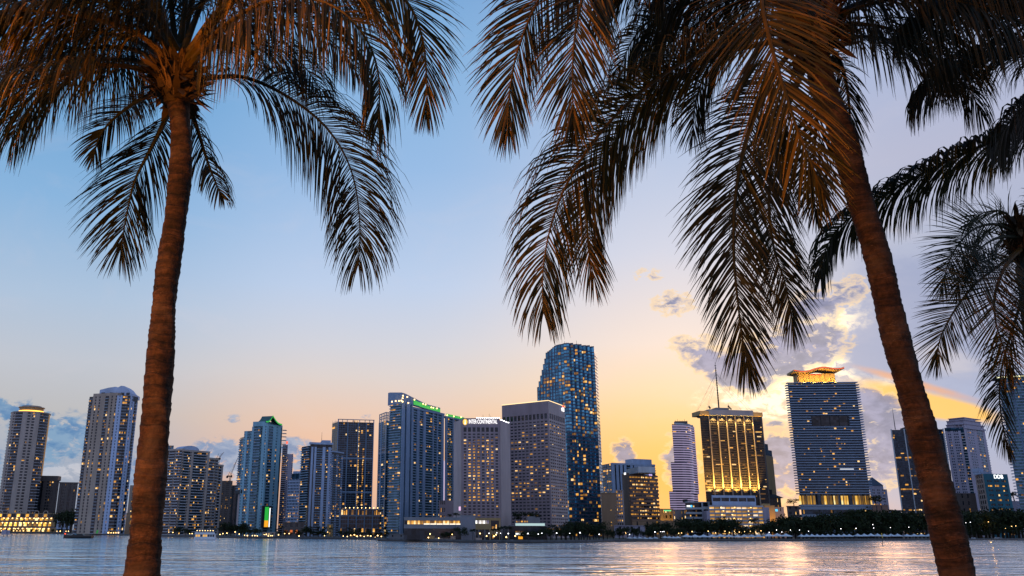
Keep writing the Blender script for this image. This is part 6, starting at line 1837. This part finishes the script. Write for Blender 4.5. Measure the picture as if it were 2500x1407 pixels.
def frond(root, ctrl, a0, a1, Lmax=.85, droop=1.0, mat=FROND, start=.10, dens=.0145, width=.0150, seed=None, vlift=.12, petiole=.045):
    rg_ = random.Random(NFR[0]*7+3); NFR[0] += 1
    P = [at(px,py,Y) for (px,py,Y) in ctrl]
    if a0 >= 65: droop *= 1.75; Lmax *= 1.16
    else: droop *= .75; Lmax *= 1.08
    C = crom(P, 84)[:81]
    L = [0]
    for a, b in zip(C, C[1:]): L.append(L[-1]+(b-a).length)
    tot = L[-1]
    def pos(s_):
        s_ = min(max(s_, 0), tot); k = 0
        lo_, hi_ = 0, 79
        while lo_ < hi_:
            m_ = (lo_+hi_+1)//2
            if L[m_] <= s_: lo_ = m_
            else: hi_ = m_-1
        k = lo_; f = (s_-L[k])/max(1e-6, L[k+1]-L[k])
        return C[k].lerp(C[k+1], f), (C[min(k+2,80)]-C[max(k-1,0)]).normalized()
    mb = MB()
    mb.tube(C[::2], [petiole*(1-.96*(i/40)**.45)+.003 for i in range(41)], 6)
    n = int(tot*(1-start)/dens)
    gap_lo = rg_.random()
    for i in range(n+1):
        t = start+(1-start)*i/n
        p, tg = pos(t*tot)
        v = (p-CAMP).normalized()
        s_img = tg.cross(v); 
        if s_img.length < .15: s_img = tg.cross(Vector((0,0,1)))
        s_img.normalize(); s_view = s_img.cross(tg).normalized()
        an = R_(a0+(a1-a0)*t)
        side = (s_img*math.cos(an)+s_view*math.sin(an)).normalized()
        nrm = side.cross(tg).normalized()
        if nrm.z < 0: nrm = -nrm
        u = (t-start)/(1-start)
        prof = min(1, .50+u*2.6) * (1-.55*max(0,(u-.40)/.60)**1.2)
        if u > .93: prof *= 1-.35*(u-.93)/.07
        th = R_((64 if a0 >= 65 else 52)-24*u-24*max(0,(u-.84)/.16) + rg_.gauss(0,3.5))
        for sgn in (-1,1):
            if rg_.random() < .05+.10*math.sin(t*23+gap_lo*9)**8: continue
            ll = Lmax*prof*rg_.uniform(.84,1.08)
            if rg_.random() < .04: ll *= rg_.uniform(.4,.8)
            d = (tg*math.cos(th)+side*sgn*math.sin(th)+nrm*(vlift+rg_.gauss(0,.05))+Vector((rg_.gauss(0,.03),rg_.gauss(0,.03),rg_.gauss(0,.03)))).normalized()
            ns = 5; q = p.copy(); pts_ = [q.copy()]; ds = [d.copy()]
            g = droop*rg_.uniform(.7,1.3)*(1-.55*u if a0 < 65 or a1 < 30 else 1-.30*u)
            kink = rg_.randrange(2,5) if rg_.random() < .10 else 99
            for k in range(ns):
                q = q+d*(ll/ns); pts_.append(q.copy())
                d = (d+Vector((0,0,-1))*(g*.17*(1+.5*k)*(3.0 if k == kink else 1))).normalized(); ds.append(d.copy())
            w0 = width*rg_.uniform(.8,1.15)*(.75+.25*prof)
            tw = rg_.gauss(0,.35)
            ip = len(mb.v)
            for k in range(ns+1):
                wd = tg-ds[k]*tg.dot(ds[k])
                if wd.length < .05: wd = side.cross(ds[k])
                wd.normalize(); bn = ds[k].cross(wd)
                wd = wd*math.cos(tw)+bn*math.sin(tw)
                ww = w0*(.55,1,1,.85,.55,.08)[k]*.5
                mb.v += [tuple(pts_[k]-wd*ww), tuple(pts_[k]+wd*ww)]
            for k in range(ns): mb.f.append((ip+2*k,ip+2*k+1,ip+2*k+3,ip+2*k+2))
    return mb.build('frond', mat, root, root.location)
def crownbase(root, px, py, Y, wpx, hpx, seed):
    """shaggy heart of old leaf sheaths and fibre below the fronds"""
    r = random.Random(seed); c = at(px,py,Y); dep = (c-CAMP).length
    w, h = wpx*.5/FOC*dep, hpx*.5/FOC*dep
    mb = MB()
    for k in range(420):
        a = r.random()*2*PI; z = r.uniform(-1,1)
        rr = w*math.sqrt(max(.1,1-z*z*.7))*r.uniform(.75,1.05)
        b = c+Vector((rr*math.cos(a), rr*math.sin(a), z*h))
        out = Vector((math.cos(a),math.sin(a),0)); up = (Vector((0,0,r.uniform(-.6,1.2)))+out*r.uniform(.1,.8)).normalized()
        sd = up.cross(out).normalized(); l_ = h*r.uniform(.3,.9); ww = w*r.choice((.02,.03,.04,.06,.10,.16))
        p = [b-sd*ww, b+sd*ww, b+up*l_*.6+sd*ww*.8+out*.02, b+up*l_*.6-sd*ww*.8+out*.02]
        i = len(mb.v); mb.v += [tuple(q) for q in p]+[tuple(b+up*l_+out*.04)]
        mb.f += [(i,i+1,i+2,i+3),(i+3,i+2,i+4)]
    core = [(c.x,c.y,c.z-h*1.1),(c.x,c.y,c.z-h*.5),(c.x,c.y,c.z),(c.x,c.y,c.z+h*.7),(c.x,c.y,c.z+h*1.2)]
    mb.tube(core, [w*.45,w*.8,w*.85,w*.7,w*.3], 12)
    return mb.build('crown_base', FIB, root, root.location)
def palm(label, foot_px, Y):
    p = at(*foot_px, Y)
    return thing('coconut_palm', label, 'palm tree', (p.x,p.y,NB))

# ---- left palm
Y0 = 7.3
PA = palm('tall coconut palm with a straight ringed trunk framing the left of the view', (345,1407), Y0)
trunk(PA, [(347,1407,Y0,84),(359,1265,Y0,79),(375,1085,Y0,71),(389,905,Y0,66),(403,720,Y0,58),(418,600,Y0,56),(433,500,Y0,54),(440,427,Y0,52),(442,355,Y0,50),(438,284,Y0,49),(432,215,Y0,52)], 5)
crownbase(PA, 432, 205, Y0, 112, 100, 1)
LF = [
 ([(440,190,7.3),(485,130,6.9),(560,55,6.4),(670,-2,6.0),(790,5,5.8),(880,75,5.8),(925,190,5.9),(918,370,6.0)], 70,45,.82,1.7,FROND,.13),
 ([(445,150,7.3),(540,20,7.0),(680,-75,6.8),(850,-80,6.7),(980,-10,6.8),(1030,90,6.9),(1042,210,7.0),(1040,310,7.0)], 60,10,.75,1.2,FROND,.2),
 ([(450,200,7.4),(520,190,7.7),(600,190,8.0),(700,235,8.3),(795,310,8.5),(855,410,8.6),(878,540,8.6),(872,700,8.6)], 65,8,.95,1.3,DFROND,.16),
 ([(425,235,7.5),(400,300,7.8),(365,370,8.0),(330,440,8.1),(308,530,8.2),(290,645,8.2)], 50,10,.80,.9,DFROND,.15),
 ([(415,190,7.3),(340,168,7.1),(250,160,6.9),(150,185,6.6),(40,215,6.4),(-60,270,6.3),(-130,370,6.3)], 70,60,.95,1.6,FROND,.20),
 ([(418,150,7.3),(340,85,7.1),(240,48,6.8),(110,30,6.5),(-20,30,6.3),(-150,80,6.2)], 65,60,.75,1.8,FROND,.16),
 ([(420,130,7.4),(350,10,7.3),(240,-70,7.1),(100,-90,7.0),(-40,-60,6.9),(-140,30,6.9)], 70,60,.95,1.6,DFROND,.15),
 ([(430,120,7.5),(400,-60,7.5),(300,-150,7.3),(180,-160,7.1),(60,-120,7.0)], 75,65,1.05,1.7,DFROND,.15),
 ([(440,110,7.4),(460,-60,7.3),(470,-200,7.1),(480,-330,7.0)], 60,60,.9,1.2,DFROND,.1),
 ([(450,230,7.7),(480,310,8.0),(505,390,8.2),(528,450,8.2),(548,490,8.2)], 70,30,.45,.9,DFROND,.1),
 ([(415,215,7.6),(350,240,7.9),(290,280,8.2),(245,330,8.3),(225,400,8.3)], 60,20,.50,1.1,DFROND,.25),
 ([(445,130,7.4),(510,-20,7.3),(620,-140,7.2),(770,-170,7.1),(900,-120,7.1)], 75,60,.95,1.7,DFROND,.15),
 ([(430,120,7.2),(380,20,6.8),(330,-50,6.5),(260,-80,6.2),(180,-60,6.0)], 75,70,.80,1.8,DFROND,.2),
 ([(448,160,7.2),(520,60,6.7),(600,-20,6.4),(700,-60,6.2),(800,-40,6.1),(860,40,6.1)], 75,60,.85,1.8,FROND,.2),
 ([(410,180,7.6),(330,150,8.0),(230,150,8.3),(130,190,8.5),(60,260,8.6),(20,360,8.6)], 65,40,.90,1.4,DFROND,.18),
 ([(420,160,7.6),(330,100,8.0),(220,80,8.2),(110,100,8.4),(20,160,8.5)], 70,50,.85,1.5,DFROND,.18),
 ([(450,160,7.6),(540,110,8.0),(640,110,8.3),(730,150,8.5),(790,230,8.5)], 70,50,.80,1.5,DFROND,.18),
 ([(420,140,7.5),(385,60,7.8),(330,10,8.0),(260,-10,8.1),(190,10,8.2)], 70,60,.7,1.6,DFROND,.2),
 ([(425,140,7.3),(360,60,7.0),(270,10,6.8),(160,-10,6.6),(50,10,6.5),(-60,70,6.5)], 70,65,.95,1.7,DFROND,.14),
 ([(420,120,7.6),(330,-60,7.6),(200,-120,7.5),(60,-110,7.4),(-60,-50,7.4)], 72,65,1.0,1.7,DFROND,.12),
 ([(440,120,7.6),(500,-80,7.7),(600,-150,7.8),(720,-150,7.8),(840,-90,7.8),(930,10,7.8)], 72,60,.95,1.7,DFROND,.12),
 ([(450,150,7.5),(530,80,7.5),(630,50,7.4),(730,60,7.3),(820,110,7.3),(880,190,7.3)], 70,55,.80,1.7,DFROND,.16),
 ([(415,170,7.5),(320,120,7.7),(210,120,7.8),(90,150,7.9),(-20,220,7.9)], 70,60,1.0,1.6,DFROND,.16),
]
for (c, a0, a1, lm, dr, mt, st) in LF: frond(PA, c, a0, a1, lm, dr, mt, st)

# ---- right palm
Y1 = 7.8
PBm = palm('leaning coconut palm whose curved trunk crosses the right of the view', (2336,1407), Y1)
trunk(PBm, [(2337,1407,Y1,80),(2319,1327,Y1,80),(2283,1171,Y1,77),(2240,1015,Y1,67),(2214,919,Y1,65),(2192,841,Y1,63),(2163,723,Y1,64),(2137,606,Y1,61),(2088,450,Y1,60),(2052,313,Y1,59),(2012,219,Y1,58),(1992,120,Y1,60)], 9)
crownbase(PBm, 1985, 75, Y1, 120, 120, 2)
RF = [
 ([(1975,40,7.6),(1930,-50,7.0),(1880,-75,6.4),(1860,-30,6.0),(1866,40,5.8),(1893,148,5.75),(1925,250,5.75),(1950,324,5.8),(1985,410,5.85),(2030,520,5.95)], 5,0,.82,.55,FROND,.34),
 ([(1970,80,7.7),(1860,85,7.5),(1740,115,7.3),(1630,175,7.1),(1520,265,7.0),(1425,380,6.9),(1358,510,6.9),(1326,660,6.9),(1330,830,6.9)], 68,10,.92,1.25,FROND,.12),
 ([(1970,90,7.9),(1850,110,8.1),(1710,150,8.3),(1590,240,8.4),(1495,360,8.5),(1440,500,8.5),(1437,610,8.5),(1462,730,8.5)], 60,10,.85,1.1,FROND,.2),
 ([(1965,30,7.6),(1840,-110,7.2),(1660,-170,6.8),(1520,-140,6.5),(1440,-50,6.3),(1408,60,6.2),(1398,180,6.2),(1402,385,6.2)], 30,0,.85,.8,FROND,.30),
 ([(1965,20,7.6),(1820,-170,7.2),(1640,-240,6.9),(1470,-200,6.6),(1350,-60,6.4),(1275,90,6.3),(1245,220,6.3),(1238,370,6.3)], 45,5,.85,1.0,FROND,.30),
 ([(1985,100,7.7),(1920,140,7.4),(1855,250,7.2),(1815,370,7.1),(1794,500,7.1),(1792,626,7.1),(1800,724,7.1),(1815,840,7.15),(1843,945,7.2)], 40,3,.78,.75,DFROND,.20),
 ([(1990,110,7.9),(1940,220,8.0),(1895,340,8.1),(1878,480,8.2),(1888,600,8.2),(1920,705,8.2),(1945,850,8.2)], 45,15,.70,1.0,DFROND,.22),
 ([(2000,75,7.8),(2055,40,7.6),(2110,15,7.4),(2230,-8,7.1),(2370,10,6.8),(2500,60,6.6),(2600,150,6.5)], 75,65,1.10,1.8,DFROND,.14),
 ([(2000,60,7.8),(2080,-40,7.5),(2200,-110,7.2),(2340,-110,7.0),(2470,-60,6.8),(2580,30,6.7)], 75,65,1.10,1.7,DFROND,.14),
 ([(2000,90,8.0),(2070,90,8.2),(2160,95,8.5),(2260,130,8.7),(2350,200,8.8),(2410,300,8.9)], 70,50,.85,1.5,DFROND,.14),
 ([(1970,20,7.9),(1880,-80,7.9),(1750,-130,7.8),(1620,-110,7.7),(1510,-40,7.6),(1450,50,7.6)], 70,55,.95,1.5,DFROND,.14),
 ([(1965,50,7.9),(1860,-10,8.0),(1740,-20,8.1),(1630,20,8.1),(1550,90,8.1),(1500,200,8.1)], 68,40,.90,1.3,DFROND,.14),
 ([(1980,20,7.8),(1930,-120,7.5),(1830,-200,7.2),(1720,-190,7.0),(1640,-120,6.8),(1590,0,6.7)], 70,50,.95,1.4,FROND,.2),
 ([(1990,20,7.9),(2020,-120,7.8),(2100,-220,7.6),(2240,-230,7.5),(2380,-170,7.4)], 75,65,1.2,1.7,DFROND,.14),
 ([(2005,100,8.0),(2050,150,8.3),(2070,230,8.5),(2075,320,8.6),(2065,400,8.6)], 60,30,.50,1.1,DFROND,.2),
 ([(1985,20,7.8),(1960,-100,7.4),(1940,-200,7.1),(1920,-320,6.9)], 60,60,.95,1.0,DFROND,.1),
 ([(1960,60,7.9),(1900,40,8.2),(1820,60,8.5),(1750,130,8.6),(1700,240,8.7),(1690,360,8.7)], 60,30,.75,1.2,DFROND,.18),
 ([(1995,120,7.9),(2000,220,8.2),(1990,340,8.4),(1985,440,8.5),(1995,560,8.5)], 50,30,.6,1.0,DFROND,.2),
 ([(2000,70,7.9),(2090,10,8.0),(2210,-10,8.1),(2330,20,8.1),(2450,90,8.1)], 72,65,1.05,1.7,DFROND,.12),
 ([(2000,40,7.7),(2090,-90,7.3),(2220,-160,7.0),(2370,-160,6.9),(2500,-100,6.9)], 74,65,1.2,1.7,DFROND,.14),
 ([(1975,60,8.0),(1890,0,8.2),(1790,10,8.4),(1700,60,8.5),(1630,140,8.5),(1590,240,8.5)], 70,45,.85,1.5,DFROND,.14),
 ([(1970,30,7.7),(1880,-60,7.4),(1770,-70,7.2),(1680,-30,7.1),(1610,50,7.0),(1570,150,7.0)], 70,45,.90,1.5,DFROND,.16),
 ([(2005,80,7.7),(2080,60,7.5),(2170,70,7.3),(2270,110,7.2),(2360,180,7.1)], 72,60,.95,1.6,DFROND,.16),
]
for (c, a0, a1, lm, dr, mt, st) in RF: frond(PBm, c, a0, a1, lm, dr, mt, st)

# ---- palm just beyond the right edge, its long dark fronds reach in
Y2 = 9.0
PC = palm('coconut palm beyond the right edge, dark fronds hanging in behind the leaning trunk', (2760,1407), Y2)
trunk(PC, [(2790,1407,Y2,70),(2775,1100,Y2,62),(2750,800,Y2,54),(2725,500,Y2,48),(2700,260,Y2,46)], 12)
crownbase(PC, 2698, 230, Y2, 90, 90, 3)
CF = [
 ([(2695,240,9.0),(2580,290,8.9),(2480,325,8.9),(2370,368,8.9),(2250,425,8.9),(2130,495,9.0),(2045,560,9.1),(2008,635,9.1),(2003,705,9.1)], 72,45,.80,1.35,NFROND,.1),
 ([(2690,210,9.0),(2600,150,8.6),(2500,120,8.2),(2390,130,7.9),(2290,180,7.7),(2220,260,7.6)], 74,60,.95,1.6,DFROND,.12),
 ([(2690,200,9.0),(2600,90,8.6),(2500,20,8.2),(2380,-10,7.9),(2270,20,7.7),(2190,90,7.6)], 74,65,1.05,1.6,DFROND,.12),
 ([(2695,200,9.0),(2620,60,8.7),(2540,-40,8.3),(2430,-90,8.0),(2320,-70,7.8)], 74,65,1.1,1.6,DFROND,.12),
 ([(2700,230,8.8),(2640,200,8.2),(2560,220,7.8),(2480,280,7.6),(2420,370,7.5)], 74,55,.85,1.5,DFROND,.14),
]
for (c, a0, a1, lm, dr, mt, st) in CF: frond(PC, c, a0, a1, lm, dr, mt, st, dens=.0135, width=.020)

# ---- smaller palm farther back at the right edge
Y3 = 11.5
PD = palm('smaller coconut palm farther back at the right edge, crown half way up the view', (2545,1407), Y3)
trunk(PD, [(2590,1407,Y3,52),(2570,1200,Y3,48),(2545,1000,Y3,44),(2520,800,Y3,40),(2500,650,Y3,38)], 14)
crownbase(PD, 2492, 590, Y3, 62, 90, 4)
DF = [
 ([(2485,570,11.5),(2430,548,11.2),(2378,560,11.0),(2340,597,10.9),(2315,645,10.8),(2292,725,10.8)], 5,0,.72,.25,NFROND,.16),
 ([(2485,580,11.4),(2440,580,11.0),(2395,605,10.7),(2355,650,10.5),(2330,735,10.4)], 15,0,.62,.4,NFROND,.18),
 ([(2488,610,11.4),(2440,648,10.9),(2385,690,10.5),(2341,743,10.3),(2310,794,10.2),(2292,840,10.2),(2283,908,10.2)], 5,0,.74,.25,FROND,.18),
 ([(2490,610,11.3),(2455,650,10.8),(2430,715,10.5),(2430,780,10.4),(2450,850,10.4),(2478,930,10.4)], 5,0,.72,.3,FROND,.2),
 ([(2492,620,11.4),(2500,690,11.0),(2480,780,10.8),(2452,870,10.7),(2440,960,10.7),(2452,1060,10.7),(2472,1120,10.7)], 60,30,.58,1.1,DFROND,.2),
 ([(2488,565,11.6),(2460,525,11.7),(2430,515,11.8),(2390,525,11.9),(2350,560,12.0)], 60,40,.45,1.2,NFROND,.16),
 ([(2495,560,11.6),(2520,500,11.6),(2570,470,11.6),(2640,490,11.6),(2700,560,11.6)], 60,40,.6,1.2,NFROND,.16),
 ([(2500,590,11.5),(2560,580,11.3),(2620,620,11.1),(2660,700,11.0)], 50,30,.6,1.0,NFROND,.16),
]
for (c, a0, a1, lm, dr, mt, st) in DF: frond(PD, c, a0, a1, lm, dr, mt, st, dens=.019, width=.0145, petiole=.035)

# warm park lamp standing behind the camera lights the palms from the front
lp = bpy.data.lights.new('park_lamp_light', 'POINT'); lp.energy = 5600; lp.color = (1.0,.37,.055); lp.shadow_soft_size = .22
lo = bpy.data.objects.new('park_lamp_light', lp); COL.objects.link(lo); lo.location = (-5.6, 0.2, NB+3.2)
